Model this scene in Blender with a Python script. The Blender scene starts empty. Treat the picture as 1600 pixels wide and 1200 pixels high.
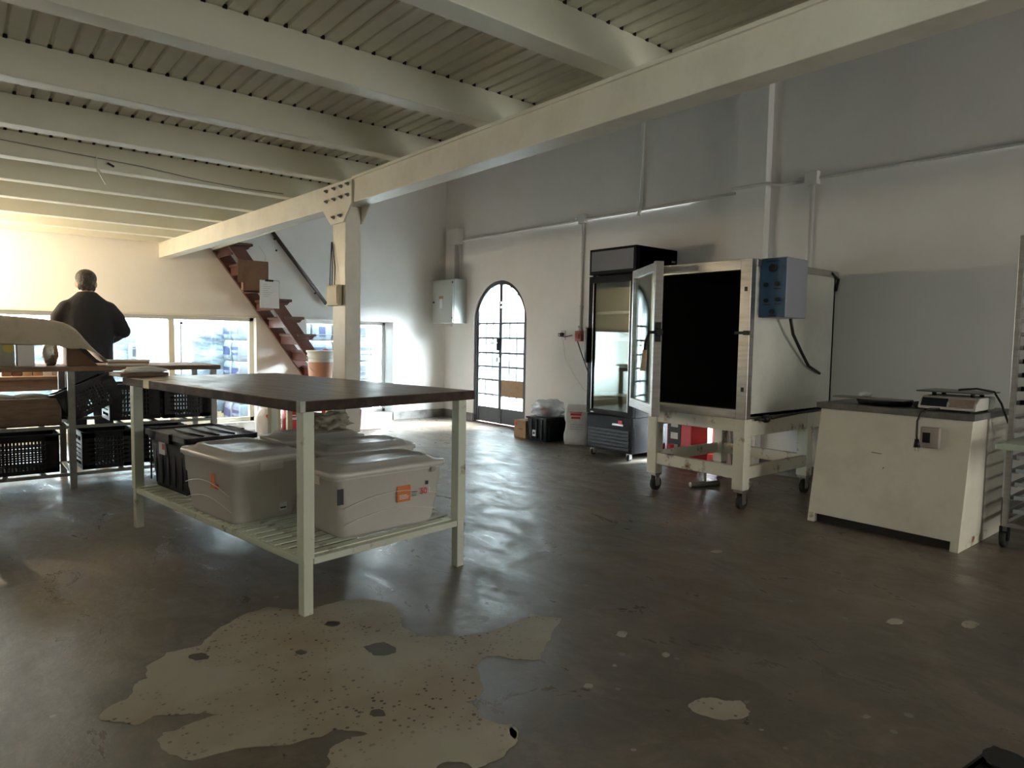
import bpy, bmesh, math, random
from mathutils import Vector, Matrix, noise
random.seed(7)
R = math.radians
scene = bpy.context.scene
COL = scene.collection

# ------------------------------------------------------------------ camera
EYE = Vector((0, 0, 1.15))
FPX = 1055.4
_yaw, _pitch, _roll = R(39.638), R(-3.777), R(0.946)
_f = Vector((math.sin(_yaw) * math.cos(_pitch), math.cos(_yaw) * math.cos(_pitch), math.sin(_pitch)))
_r = Vector((math.cos(_yaw), -math.sin(_yaw), 0))
_u = _r.cross(_f)
_r2 = _r * math.cos(_roll) + _u * math.sin(_roll)
_u2 = -_r * math.sin(_roll) + _u * math.cos(_roll)
cam = bpy.data.objects.new('camera', bpy.data.cameras.new('camera'))
COL.objects.link(cam)
m = Matrix((_r2, _u2, -_f)).transposed().to_4x4()
m.translation = EYE
cam.matrix_world = m
cam.data.sensor_width = 36
cam.data.lens = 36 * FPX / 1600
cam.data.clip_start = 0.02
scene.camera = cam

# ------------------------------------------------------------------ world, daylight, exposure
world = bpy.data.worlds.new('overcast_sky')
scene.world = world
world.use_nodes = True
wn = world.node_tree
bg = wn.nodes['Background']
bg.inputs['Color'].default_value = (0.74, 0.90, 1.0, 1)
bg.inputs['Strength'].default_value = 22.0
scene.view_settings.view_transform = 'Standard'
scene.view_settings.look = 'None'
scene.view_settings.gamma = 1
scene.view_settings.use_curve_mapping = False
scene.view_settings.exposure = 0.30
scene.cycles.use_denoising = True
scene.cycles.max_bounces = 10
scene.cycles.diffuse_bounces = 6
scene.cycles.transparent_max_bounces = 16
scene.cycles.sample_clamp_indirect = 14
scene.cycles.caustics_reflective = False
scene.cycles.caustics_refractive = False


def portal(name, loc, rot, sx, sy):
    l = bpy.data.lights.new(name, 'AREA')
    l.shape = 'RECTANGLE'
    l.size = sx
    l.size_y = sy
    o = bpy.data.objects.new(name, l)
    COL.objects.link(o)
    o.location = loc
    o.rotation_euler = rot
    l.cycles.is_portal = True
    return o


portal('portal_window_a', (0.97, 8.62, 0.73), (R(-90), 0, 0), 3.74, 1.28)
portal('portal_window_b', (4.09, 8.62, 0.73), (R(-90), 0, 0), 1.25, 1.28)
portal('portal_door', (5.75, 7.025, 0.97), (0, R(90), 0), 1.94, 1.12)
portal('portal_low_window', (5.75, 3.92, 0.35), (0, R(90), 0), 0.42, 0.40)
portal('portal_side_window', (-1.35, -0.45, 1.72), (0, R(-90), 0), 0.46, 1.1)
sun = bpy.data.lights.new('sun', 'SUN')
sun.energy = 300.0
sun.angle = R(55)
sun.color = (0.86, 0.94, 1.0)
sun_o = bpy.data.objects.new('sun', sun)
COL.objects.link(sun_o)
sun_o.rotation_euler = Vector((-0.58, 0.62, -0.62)).to_track_quat('-Z', 'Y').to_euler()

# area lamp added in an unseen doorway behind the camera, standing in for daylight
dl = bpy.data.lights.new('rear_fill_daylight', 'AREA')
dl.shape = 'RECTANGLE'
dl.size, dl.size_y = 1.4, 2.0
dl.energy = 76
dl.color = (1.0, 0.98, 0.88)
dl_o = bpy.data.objects.new('rear_fill_daylight', dl)
COL.objects.link(dl_o)
dl_o.location = (4.45, -3.42, 1.05)
dl_o.rotation_euler = (R(90), 0, 0)

# room constants
XR, YB, XL, YF, ZC = 5.58, 8.3, -1.1, -3.2, 4.6
XB = 1.95            # room-side face of the main beam

# ------------------------------------------------------------------ materials
MATS = {}


def mat(name, col, rough=0.6, metal=0.0, col2=None, scale=6.0, lo=0.45, hi=0.7, bump=0.0, bscale=40.0,
        spec=0.5, alpha=None, emit=None, rough2=None, detail=6.0, stretch=None, coat=0.0):
    if name in MATS:
        return MATS[name]
    mt = bpy.data.materials.new(name)
    mt.use_nodes = True
    nt = mt.node_tree
    n, l = nt.nodes, nt.links
    p = n['Principled BSDF']
    p.inputs['Base Color'].default_value = (*col, 1)
    p.inputs['Roughness'].default_value = rough
    p.inputs['Metallic'].default_value = metal
    p.inputs['Specular IOR Level'].default_value = spec
    p.inputs['Coat Weight'].default_value = coat
    tc = n.new('ShaderNodeTexCoord')
    mp = n.new('ShaderNodeMapping')
    l.new(tc.outputs['Object'], mp.inputs['Vector'])
    if stretch:
        mp.inputs['Scale'].default_value = stretch
    if col2 is not None or rough2 is not None:
        nz = n.new('ShaderNodeTexNoise')
        nz.inputs['Scale'].default_value = scale
        nz.inputs['Detail'].default_value = detail
        nz.inputs['Roughness'].default_value = 0.65
        l.new(mp.outputs['Vector'], nz.inputs['Vector'])
        mr = n.new('ShaderNodeMapRange')
        mr.inputs['From Min'].default_value = lo
        mr.inputs['From Max'].default_value = hi
        l.new(nz.outputs['Fac'], mr.inputs['Value'])
        if col2 is not None:
            mx = n.new('ShaderNodeMix')
            mx.data_type = 'RGBA'
            mx.inputs['A'].default_value = (*col, 1)
            mx.inputs['B'].default_value = (*col2, 1)
            l.new(mr.outputs['Result'], mx.inputs['Factor'])
            l.new(mx.outputs['Result'], p.inputs['Base Color'])
        if rough2 is not None:
            m2 = n.new('ShaderNodeMapRange')
            m2.inputs['To Min'].default_value = rough
            m2.inputs['To Max'].default_value = rough2
            l.new(mr.outputs['Result'], m2.inputs['Value'])
            l.new(m2.outputs['Result'], p.inputs['Roughness'])
    if bump:
        nb = n.new('ShaderNodeTexNoise')
        nb.inputs['Scale'].default_value = bscale
        nb.inputs['Detail'].default_value = 5
        l.new(mp.outputs['Vector'], nb.inputs['Vector'])
        bp = n.new('ShaderNodeBump')
        bp.inputs['Strength'].default_value = bump
        bp.inputs['Distance'].default_value = 0.02
        l.new(nb.outputs['Fac'], bp.inputs['Height'])
        l.new(bp.outputs['Normal'], p.inputs['Normal'])
    if emit:
        p.inputs['Emission Color'].default_value = (*emit[0], 1)
        p.inputs['Emission Strength'].default_value = emit[1]
    if alpha is not None:
        tr = n.new('ShaderNodeBsdfTransparent')
        tr.inputs['Color'].default_value = (*[min(1, 0.6 + 0.4 * c) for c in col], 1)
        mxs = n.new('ShaderNodeMixShader')
        mxs.inputs['Fac'].default_value = alpha
        l.new(tr.outputs[0], mxs.inputs[1])
        l.new(p.outputs[0], mxs.inputs[2])
        l.new(mxs.outputs[0], n['Material Output'].inputs['Surface'])
    MATS[name] = mt
    return mt


def glass(name, tint=(0.95, 0.98, 0.97), refl=0.09):
    if name in MATS:
        return MATS[name]
    mt = bpy.data.materials.new(name)
    mt.use_nodes = True
    n, l = mt.node_tree.nodes, mt.node_tree.links
    n.remove(n['Principled BSDF'])
    tr = n.new('ShaderNodeBsdfTransparent')
    tr.inputs['Color'].default_value = (*tint, 1)
    gl = n.new('ShaderNodeBsdfGlossy')
    gl.inputs['Roughness'].default_value = 0.02
    lw = n.new('ShaderNodeLayerWeight')
    lw.inputs['Blend'].default_value = 0.25
    ad = n.new('ShaderNodeMath')
    ad.operation = 'MULTIPLY_ADD'
    ad.inputs[1].default_value = 0.5
    ad.inputs[2].default_value = refl
    l.new(lw.outputs['Fresnel'], ad.inputs[0])
    mx = n.new('ShaderNodeMixShader')
    l.new(ad.outputs[0], mx.inputs['Fac'])
    l.new(tr.outputs[0], mx.inputs[1])
    l.new(gl.outputs[0], mx.inputs[2])
    l.new(mx.outputs[0], n['Material Output'].inputs['Surface'])
    MATS[name] = mt
    return mt


WALL = mat('wall_plaster', (0.84, 0.83, 0.81), 0.85, col2=(0.78, 0.77, 0.75), scale=1.3, lo=0.4, hi=0.75, bump=0.06, bscale=25)
CREAM = mat('cream_paint', (0.82, 0.81, 0.71), 0.45, col2=(0.77, 0.76, 0.66), scale=3, bump=0.03, bscale=60)
DECK = mat('deck_paint', (0.78, 0.76, 0.64), 0.4, col2=(0.70, 0.68, 0.57), scale=2.5)
BEAMW = mat('beam_paint', (0.80, 0.77, 0.68), 0.4, col2=(0.70, 0.67, 0.58), scale=5, bump=0.04, bscale=30)
SKIRT = mat('skirting_grey', (0.23, 0.22, 0.21), 0.7, col2=(0.12, 0.11, 0.10), scale=8)
BLACK = mat('black_plastic', (0.008, 0.008, 0.010), 0.42, spec=0.35)
NAVY = mat('dark_navy_plastic', (0.005, 0.007, 0.015), 0.5, spec=0.3)
BLACKM = mat('black_metal', (0.005, 0.005, 0.007), 0.5, spec=0.10)
DARK = mat('dark_void', (0.012, 0.009, 0.009), 0.8)
STEEL = mat('stainless_steel', (0.52, 0.51, 0.50), 0.28, 0.9, col2=(0.40, 0.36, 0.32), scale=4, stretch=(1, 1, 8))
GREYM = mat('grey_metal', (0.30, 0.31, 0.30), 0.45, 0.3, col2=(0.22, 0.21, 0.19), scale=12)
EBOXM = mat('cabinet_grey_enamel', (0.50, 0.54, 0.52), 0.35)
PVC = mat('white_conduit', (0.72, 0.71, 0.69), 0.5)
RUSTW = mat('rusty_white_enamel', (0.74, 0.71, 0.60), 0.5, col2=(0.17, 0.075, 0.03), scale=7, lo=0.56, hi=0.68, bump=0.05)
OVENW = mat('oven_white_enamel', (0.70, 0.70, 0.64), 0.4, col2=(0.60, 0.60, 0.55), scale=3)
COUNTW = mat('counter_cream_enamel', (0.76, 0.72, 0.62), 0.5, col2=(0.66, 0.62, 0.53), scale=4)
LEGG = mat('pale_green_paint', (0.74, 0.77, 0.66), 0.5, col2=(0.24, 0.20, 0.14), scale=11, lo=0.60, hi=0.72, bump=0.05)
WOODTOP = mat('worn_table_top', (0.16, 0.125, 0.10), 0.30, col2=(0.26, 0.22, 0.19), scale=3.2, stretch=(6, 1, 1), rough2=0.5, bump=0.04)
WOODEDGE = mat('dark_table_edge', (0.060, 0.042, 0.037), 0.75, col2=(0.11, 0.085, 0.075), scale=9, spec=0.15)
STAIRW = mat('red_brown_wood', (0.12, 0.046, 0.034), 0.5, col2=(0.07, 0.028, 0.022), scale=6, stretch=(1, 1, 6))
STAIRT = mat('tread_wood', (0.14, 0.085, 0.065), 0.5, col2=(0.08, 0.048, 0.038), scale=8)
WOODB = mat('brown_wood', (0.24, 0.15, 0.095), 0.6, col2=(0.14, 0.085, 0.055), scale=5, stretch=(1, 6, 6))
WOODL = mat('light_wood', (0.55, 0.42, 0.28), 0.6, col2=(0.42, 0.30, 0.19), scale=6, stretch=(1, 6, 6))
CARD = mat('cardboard', (0.42, 0.28, 0.17), 0.85, col2=(0.36, 0.23, 0.14), scale=10)
CARDD = mat('dark_cardboard', (0.22, 0.125, 0.075), 0.85, col2=(0.17, 0.095, 0.06), scale=8)
PAPER = mat('white_paper', (0.80, 0.81, 0.83), 0.8)
KRAFT = mat('kraft_paper', (0.50, 0.43, 0.34), 0.8, col2=(0.40, 0.34, 0.27), scale=9, bump=0.3, bscale=12)
KHAKI = mat('khaki_cloth', (0.46, 0.43, 0.35), 0.9, col2=(0.36, 0.33, 0.27), scale=14, bump=0.3)
RED = mat('red_plastic', (0.55, 0.03, 0.03), 0.4)
REDT = mat('red_print', (0.70, 0.07, 0.08), 0.6)
ORANGE = mat('orange_print', (0.75, 0.21, 0.05), 0.55)
INK = mat('dark_ink', (0.03, 0.035, 0.05), 0.6)
GREENINK = mat('teal_ink', (0.12, 0.28, 0.30), 0.6)
BLUEP = mat('blue_print', (0.02, 0.03, 0.085), 0.5)
BLUEPANEL = mat('blue_panel', (0.03, 0.12, 0.25), 0.4, col2=(0.02, 0.08, 0.18), scale=7)
CLEARP = mat('clear_box_plastic', (0.93, 0.90, 0.87), 0.30, alpha=0.56)
CLEARL = mat('clear_lid_plastic', (0.93, 0.90, 0.87), 0.28, alpha=0.74)
FILM = mat('clear_film', (0.85, 0.88, 0.92), 0.12, alpha=0.45, bump=0.5, bscale=9)
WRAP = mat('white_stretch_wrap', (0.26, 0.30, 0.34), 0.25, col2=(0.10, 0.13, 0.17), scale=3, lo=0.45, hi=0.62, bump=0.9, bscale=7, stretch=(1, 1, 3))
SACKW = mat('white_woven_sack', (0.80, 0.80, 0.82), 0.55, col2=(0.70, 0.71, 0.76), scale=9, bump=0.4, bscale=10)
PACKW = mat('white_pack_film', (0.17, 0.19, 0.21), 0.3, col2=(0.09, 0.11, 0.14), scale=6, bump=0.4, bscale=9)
FOIL = mat('foil_bag', (0.70, 0.70, 0.66), 0.22, 0.9, bump=0.9, bscale=9)
SKIN = mat('skin', (0.44, 0.25, 0.17), 0.55)
HAIR = mat('greying_dark_hair', (0.035, 0.028, 0.023), 0.6, col2=(0.16, 0.14, 0.12), scale=40, lo=0.5, hi=0.75, bump=0.6, bscale=70)
KNIT = mat('dark_navy_knit', (0.018, 0.018, 0.024), 0.9, bump=0.25, bscale=90)
TROUS = mat('navy_trousers', (0.016, 0.019, 0.034), 0.85, bump=0.2, bscale=40)
SHOEM = mat('black_leather', (0.012, 0.011, 0.010), 0.5)
GLASS = glass('window_glass')
FGLASS = glass('fridge_glass', (0.78, 0.84, 0.80), 0.03)
DOORSTEEL = mat('charcoal_door_paint', (0.055, 0.060, 0.065), 0.5, col2=(0.10, 0.075, 0.06), scale=10, lo=0.58, hi=0.72)
FRAMEC = mat('cream_window_frame', (0.74, 0.70, 0.58), 0.5)
RUBBER = mat('rubber', (0.02, 0.02, 0.02), 0.7)
CABLE = mat('black_cable', (0.012, 0.012, 0.012), 0.5)
FRIDGEIN = mat('fridge_liner', (0.62, 0.60, 0.50), 0.5)
SIGNG = mat('fridge_header_grey', (0.12, 0.12, 0.14), 0.45)
YBOX = mat('ivory_switch_box', (0.56, 0.49, 0.30), 0.5)
TRAYG = mat('pale_green_tray', (0.62, 0.68, 0.56), 0.45)
BROWNL = mat('bucket_contents', (0.55, 0.27, 0.17), 0.5)
BUCKW = mat('bucket_white', (0.72, 0.71, 0.68), 0.4)
GROUND = mat('yard_concrete', (0.60, 0.60, 0.58), 0.8, col2=(0.50, 0.50, 0.49), scale=2)
SIDING = mat('pale_siding', (0.16, 0.20, 0.23), 0.6)
BULB = mat('warm_bulb_glass', (1, 0.85, 0.6), 0.4, emit=((1.0, 0.72, 0.38), 30.0))
LCD = mat('scale_display', (0.02, 0.025, 0.03), 0.2)
KEYS = mat('scale_keys', (0.34, 0.24, 0.19), 0.6, col2=(0.22, 0.2, 0.2), scale=40)
SCALEW = mat('scale_white', (0.60, 0.58, 0.54), 0.45)
GREYF = mat('grey_tape', (0.62, 0.52, 0.28), 0.6)


def floor_material():
    mt = bpy.data.materials.new('polished_worn_concrete')
    mt.use_nodes = True
    n, l = mt.node_tree.nodes, mt.node_tree.links
    p = n['Principled BSDF']
    tc = n.new('ShaderNodeTexCoord')

    def nz(scale, detail=6, rough=0.6, sc=None, dist=0.0):
        t = n.new('ShaderNodeTexNoise')
        t.inputs['Scale'].default_value = scale
        t.inputs['Detail'].default_value = detail
        t.inputs['Roughness'].default_value = rough
        t.inputs['Distortion'].default_value = dist
        if sc:
            mp = n.new('ShaderNodeMapping')
            mp.inputs['Scale'].default_value = sc
            l.new(tc.outputs['Object'], mp.inputs['Vector'])
            l.new(mp.outputs['Vector'], t.inputs['Vector'])
        else:
            l.new(tc.outputs['Object'], t.inputs['Vector'])
        return t.outputs['Fac']

    def ramp(v, a, b, ta=0.0, tb=1.0):
        r = n.new('ShaderNodeMapRange')
        r.inputs['From Min'].default_value = a
        r.inputs['From Max'].default_value = b
        r.inputs['To Min'].default_value = ta
        r.inputs['To Max'].default_value = tb
        l.new(v, r.inputs['Value'])
        return r.outputs['Result']

    def mix(fac, a, b):
        x = n.new('ShaderNodeMix')
        x.data_type = 'RGBA'
        l.new(fac, x.inputs['Factor'])
        for k, v in (('A', a), ('B', b)):
            if isinstance(v, tuple):
                x.inputs[k].default_value = (*v, 1)
            else:
                l.new(v, x.inputs[k])
        return x.outputs['Result']
    big = ramp(nz(0.55, 5, 0.6, dist=0.6), 0.38, 0.66)
    base = mix(big, (0.150, 0.112, 0.086), (0.108, 0.097, 0.080))
    mid = ramp(nz(2.2, 8, 0.7, dist=1.0), 0.46, 0.74)
    base = mix(mid, base, (0.235, 0.185, 0.142))
    fine = ramp(nz(9, 8, 0.75), 0.56, 0.78, 0.0, 0.75)
    base = mix(fine, base, (0.26, 0.23, 0.195))
    dk = ramp(nz(1.1, 8, 0.7, dist=1.6), 0.60, 0.74, 0, 0.7)
    base = mix(dk, base, (0.045, 0.040, 0.036))
    vo = n.new('ShaderNodeTexVoronoi')
    vo.inputs['Scale'].default_value = 15
    vo.inputs['Randomness'].default_value = 1
    l.new(tc.outputs['Object'], vo.inputs['Vector'])
    sep = n.new('ShaderNodeSeparateColor')
    l.new(vo.outputs['Color'], sep.inputs['Color'])
    rad = ramp(sep.outputs['Red'], 0.90, 1.0, 0.0, 0.22)
    lt = n.new('ShaderNodeMath')
    lt.operation = 'LESS_THAN'
    l.new(vo.outputs['Distance'], lt.inputs[0])
    l.new(rad, lt.inputs[1])
    base = mix(lt.outputs[0], base, (0.24, 0.23, 0.20))
    l.new(base, p.inputs['Base Color'])
    rg = ramp(nz(3.0, 8, 0.7, sc=(1.6, 0.7, 1), dist=1.2), 0.34, 0.70, 0.24, 0.60)
    l.new(rg, p.inputs['Roughness'])
    p.inputs['Specular IOR Level'].default_value = 0.85
    bp = n.new('ShaderNodeBump')
    bp.inputs['Strength'].default_value = 0.30
    bp.inputs['Distance'].default_value = 0.01
    l.new(nz(14, 8, 0.7), bp.inputs['Height'])
    l.new(bp.outputs['Normal'], p.inputs['Normal'])
    return mt


def patch_material():
    mt = bpy.data.materials.new('exposed_terrazzo')
    mt.use_nodes = True
    n, l = mt.node_tree.nodes, mt.node_tree.links
    p = n['Principled BSDF']
    tc = n.new('ShaderNodeTexCoord')
    a = n.new('ShaderNodeTexNoise')
    a.inputs['Scale'].default_value = 2.6
    a.inputs['Detail'].default_value = 8
    l.new(tc.outputs['Object'], a.inputs['Vector'])
    mr = n.new('ShaderNodeMapRange')
    mr.inputs['From Min'].default_value = 0.40
    mr.inputs['From Max'].default_value = 0.62
    l.new(a.outputs['Fac'], mr.inputs['Value'])
    mx = n.new('ShaderNodeMix')
    mx.data_type = 'RGBA'
    mx.inputs['A'].default_value = (0.46, 0.43, 0.35, 1)
    mx.inputs['B'].default_value = (0.37, 0.305, 0.235, 1)
    l.new(mr.outputs['Result'], mx.inputs['Factor'])
    vo = n.new('ShaderNodeTexVoronoi')
    vo.inputs['Scale'].default_value = 58
    l.new(tc.outputs['Object'], vo.inputs['Vector'])
    sep = n.new('ShaderNodeSeparateColor')
    l.new(vo.outputs['Color'], sep.inputs['Color'])
    r2 = n.new('ShaderNodeMapRange')
    r2.inputs['From Min'].default_value = 0.40
    r2.inputs['From Max'].default_value = 1.0
    r2.inputs['To Max'].default_value = 0.42
    l.new(sep.outputs['Green'], r2.inputs['Value'])
    lt = n.new('ShaderNodeMath')
    lt.operation = 'LESS_THAN'
    l.new(vo.outputs['Distance'], lt.inputs[0])
    l.new(r2.outputs['Result'], lt.inputs[1])
    gate = n.new('ShaderNodeMath')
    gate.operation = 'MULTIPLY'
    l.new(lt.outputs[0], gate.inputs[0])
    l.new(mr.outputs['Result'], gate.inputs[1])
    m3 = n.new('ShaderNodeMix')
    m3.data_type = 'RGBA'
    m3.inputs['B'].default_value = (0.05, 0.045, 0.038, 1)
    l.new(gate.outputs[0], m3.inputs['Factor'])
    l.new(mx.outputs['Result'], m3.inputs['A'])
    l.new(m3.outputs['Result'], p.inputs['Base Color'])
    p.inputs['Roughness'].default_value = 0.6
    return mt


# ------------------------------------------------------------------ mesh helpers
class MB:
    def __init__(self):
        self.v, self.f, self.sm = [], [], []

    def add(self, vs, fs, smooth=False, M=None):
        b = len(self.v)
        for q in vs:
            q = Vector(q)
            self.v.append(tuple(M @ q) if M is not None else tuple(q))
        for q in fs:
            self.f.append([b + i for i in q])
            self.sm.append(smooth)
        return self

    def box(self, x0, x1, y0, y1, z0, z1, M=None):
        if x0 > x1: x0, x1 = x1, x0
        if y0 > y1: y0, y1 = y1, y0
        if z0 > z1: z0, z1 = z1, z0
        vs = [(x, y, z) for z in (z0, z1) for y in (y0, y1) for x in (x0, x1)]
        fs = [(0, 2, 3, 1), (4, 5, 7, 6), (0, 1, 5, 4), (2, 6, 7, 3), (0, 4, 6, 2), (1, 3, 7, 5)]
        return self.add(vs, fs, False, M)

    def cyl(self, p0, p1, r0, r1=None, seg=14, caps=True, M=None):
        r1 = r0 if r1 is None else r1
        p0, p1 = Vector(p0), Vector(p1)
        d = (p1 - p0).normalized()
        a = d.orthogonal().normalized()
        b = d.cross(a)
        vs = []
        for p, r in ((p0, r0), (p1, r1)):
            for i in range(seg):
                t = 2 * math.pi * i / seg
                vs.append(p + a * (r * math.cos(t)) + b * (r * math.sin(t)))
        fs = [(i, (i + 1) % seg, seg + (i + 1) % seg, seg + i) for i in range(seg)]
        self.add(vs, fs, True, M)
        if caps:
            bb = len(self.v) - 2 * seg
            self.f.append([bb + i for i in range(seg)][::-1]); self.sm.append(False)
            self.f.append([bb + seg + i for i in range(seg)]); self.sm.append(False)
        return self

    def tube(self, pts, r, seg=8, M=None):
        pts = [Vector(p) for p in pts]
        rr = r if isinstance(r, (list, tuple)) else [r] * len(pts)
        vs, fs = [], []
        a = None
        for i, p in enumerate(pts):
            d = (pts[min(i + 1, len(pts) - 1)] - pts[max(i - 1, 0)]).normalized()
            if a is None:
                a = d.orthogonal().normalized()
            a = (a - d * a.dot(d)).normalized()
            b = d.cross(a)
            for k in range(seg):
                t = 2 * math.pi * k / seg
                vs.append(p + a * (rr[i] * math.cos(t)) + b * (rr[i] * math.sin(t)))
        for i in range(len(pts) - 1):
            for k in range(seg):
                fs.append((i * seg + k, i * seg + (k + 1) % seg, (i + 1) * seg + (k + 1) % seg, (i + 1) * seg + k))
        fs.append(tuple(range(seg))[::-1])
        fs.append(tuple((len(pts) - 1) * seg + k for k in range(seg)))
        return self.add(vs, fs, True, M)

    def rings(self, rings, smooth=True, M=None, cap=True):
        """loft through closed rings of equal length"""
        n = len(rings[0])
        vs = [q for rg in rings for q in rg]
        fs = []
        for i in range(len(rings) - 1):
            for k in range(n):
                fs.append((i * n + k, i * n + (k + 1) % n, (i + 1) * n + (k + 1) % n, (i + 1) * n + k))
        if cap:
            fs.append(tuple(range(n))[::-1])
            fs.append(tuple((len(rings) - 1) * n + k for k in range(n)))
        return self.add(vs, fs, smooth, M)

    def prism(self, poly, axis, a, b, M=None):
        """poly: 2-D outline in the two other axes (order x,y,z without axis)"""
        def P(q, w):
            q = list(q)
            q.insert(axis, w)
            return q
        n = len(poly)
        vs = [P(q, a) for q in poly] + [P(q, b) for q in poly]
        fs = [tuple(range(n)), tuple(range(n, 2 * n))[::-1]]
        fs += [(i, n + i, n + (i + 1) % n, (i + 1) % n) for i in range(n)]
        return self.add(vs, fs, False, M)

    def ell(self, c, rx, ry, rz, seg=16, nr=10, M=None):
        rg = []
        for i in range(nr + 1):
            t = math.pi * i / nr
            s = max(math.sin(t), 0.02)
            rg.append([(c[0] + rx * s * math.cos(2 * math.pi * k / seg), c[1] + ry * s * math.sin(2 * math.pi * k / seg),
                        c[2] - rz * math.cos(t)) for k in range(seg)])
        return self.rings(rg, True, M)

    def blob(self, c, r, amp=0.2, freq=2.5, seed=0, flat=None, M=None, sub=3):
        bm = bmesh.new()
        bmesh.ops.create_icosphere(bm, subdivisions=sub, radius=1)
        vs = []
        for q in bm.verts:
            k = 1 + amp * noise.noise(q.co * freq + Vector((seed * 7.3, seed * 3.1, seed))) + 0.5 * amp * noise.noise(q.co * freq * 2.7 + Vector((seed, seed * 5, 0)))
            w = Vector((q.co.x * r[0] * k, q.co.y * r[1] * k, q.co.z * r[2] * k)) + Vector(c)
            if flat is not None:
                w.z = max(w.z, flat)
            vs.append(w)
        bm.verts.index_update()
        fs = [tuple(q.index for q in f.verts) for f in bm.faces]
        bm.free()
        return self.add(vs, fs, True, M)

    def mesh(self, name):
        me = bpy.data.meshes.new(name)
        me.from_pydata(self.v, [], self.f)
        me.polygons.foreach_set('use_smooth', self.sm)
        bm = bmesh.new()
        bm.from_mesh(me)
        bmesh.ops.recalc_face_normals(bm, faces=bm.faces)
        bm.to_mesh(me)
        bm.free()
        return me

    def build(self, name, material, parent=None, bevel=0.0, **kw):
        me = self.mesh(name)
        me.materials.append(material)
        return link(name, me, parent, bevel, **kw)


def link(name, data, parent=None, bevel=0.0, label=None, cat=None, group=None, kind=None, loc=None, rz=None):
    o = bpy.data.objects.new(name, data)
    COL.objects.link(o)
    if parent is not None:
        o.parent = parent
    if loc is not None:
        o.location = loc
    if rz is not None:
        o.rotation_euler = (0, 0, rz)
    if label: o['label'] = label
    if cat: o['category'] = cat
    if group: o['group'] = group
    if kind: o['kind'] = kind
    if bevel:
        b = o.modifiers.new('bevel', 'BEVEL')
        b.width = bevel
        b.segments = 2
        b.limit_method = 'ANGLE'
        b.angle_limit = R(40)
    return o


def thing(name, label, cat, loc=(0, 0, 0), rz=0, group=None):
    return link(name, None, None, 0, label, cat, group, None, loc, rz)


def copy_tree(o, parent=None):
    c = o.copy()
    COL.objects.link(c)
    c.parent = parent
    for ch in list(o.children):
        copy_tree(ch, c)
    return c


def text(body, size, loc, rot, material, parent, name='lettering', align='CENTER', bold=0.0):
    cu = bpy.data.curves.new(name, 'FONT')
    cu.body = body
    cu.size = size
    cu.align_x = align
    cu.align_y = 'CENTER'
    cu.extrude = 0.0005
    cu.offset = bold
    cu.materials.append(material)
    tmp = bpy.data.objects.new(name, cu)
    COL.objects.link(tmp)
    bpy.context.view_layer.update()
    me = bpy.data.meshes.new_from_object(tmp.evaluated_get(bpy.context.evaluated_depsgraph_get()))
    bpy.data.objects.remove(tmp)
    bpy.data.curves.remove(cu)
    me.name = name
    o = link(name, me, parent, loc=loc)
    o.rotation_euler = rot
    return o


def rrect(w, d, r, z, n=4, cx=0.0, cy=0.0):
    out = []
    for (sx, sy, t0) in ((1, 1, 0), (-1, 1, 90), (-1, -1, 180), (1, -1, 270)):
        for k in range(n + 1):
            t = R(t0 + 90 * k / n)
            out.append((cx + sx * (w / 2 - r) + r * math.cos(t), cy + sy * (d / 2 - r) + r * math.sin(t), z))
    return out


# ================================================================== THE SETTING
floor = MB().box(XL - .3, XR + .3, YF - .3, YB + .3, -0.15, 0).build('floor', floor_material(), kind='structure')
PATCH = patch_material()
DKPATCH = mat('dark_floor_island', (0.075, 0.066, 0.058), 0.4, col2=(0.10, 0.09, 0.08), scale=8)


def fl(x, y):
    d = _f * FPX + _r2 * (x - 800) - _u2 * (y - 600)
    t = -EYE.z / d.z
    return (d.x * t, d.y * t)


def floor_patch(name, pts, z0, z1, material, jit=0.012, seed=1):
    rnd = random.Random(seed)
    pts = [Vector(p) for p in pts]
    for _ in range(2):
        out = []
        for i, p in enumerate(pts):
            q = pts[(i + 1) % len(pts)]
            d = (q - p).length
            out += [p, (p + q) / 2 + Vector((rnd.uniform(-1, 1), rnd.uniform(-1, 1))) * min(jit, d * 0.16)]
        pts = out
    bm = bmesh.new()
    vs = [bm.verts.new((p.x, p.y, z1)) for p in pts]
    f = bm.faces.new(vs)
    bmesh.ops.triangulate(bm, faces=[f])
    lo = [bm.verts.new((p.x, p.y, z0)) for p in pts]
    for i in range(len(pts)):
        j = (i + 1) % len(pts)
        bm.faces.new((vs[i], vs[j], lo[j], lo[i]))
    bmesh.ops.recalc_face_normals(bm, faces=bm.faces)
    me = bpy.data.meshes.new(name)
    bm.to_mesh(me)
    bm.free()
    me.materials.append(material)
    return link(name, me, floor)


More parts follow.
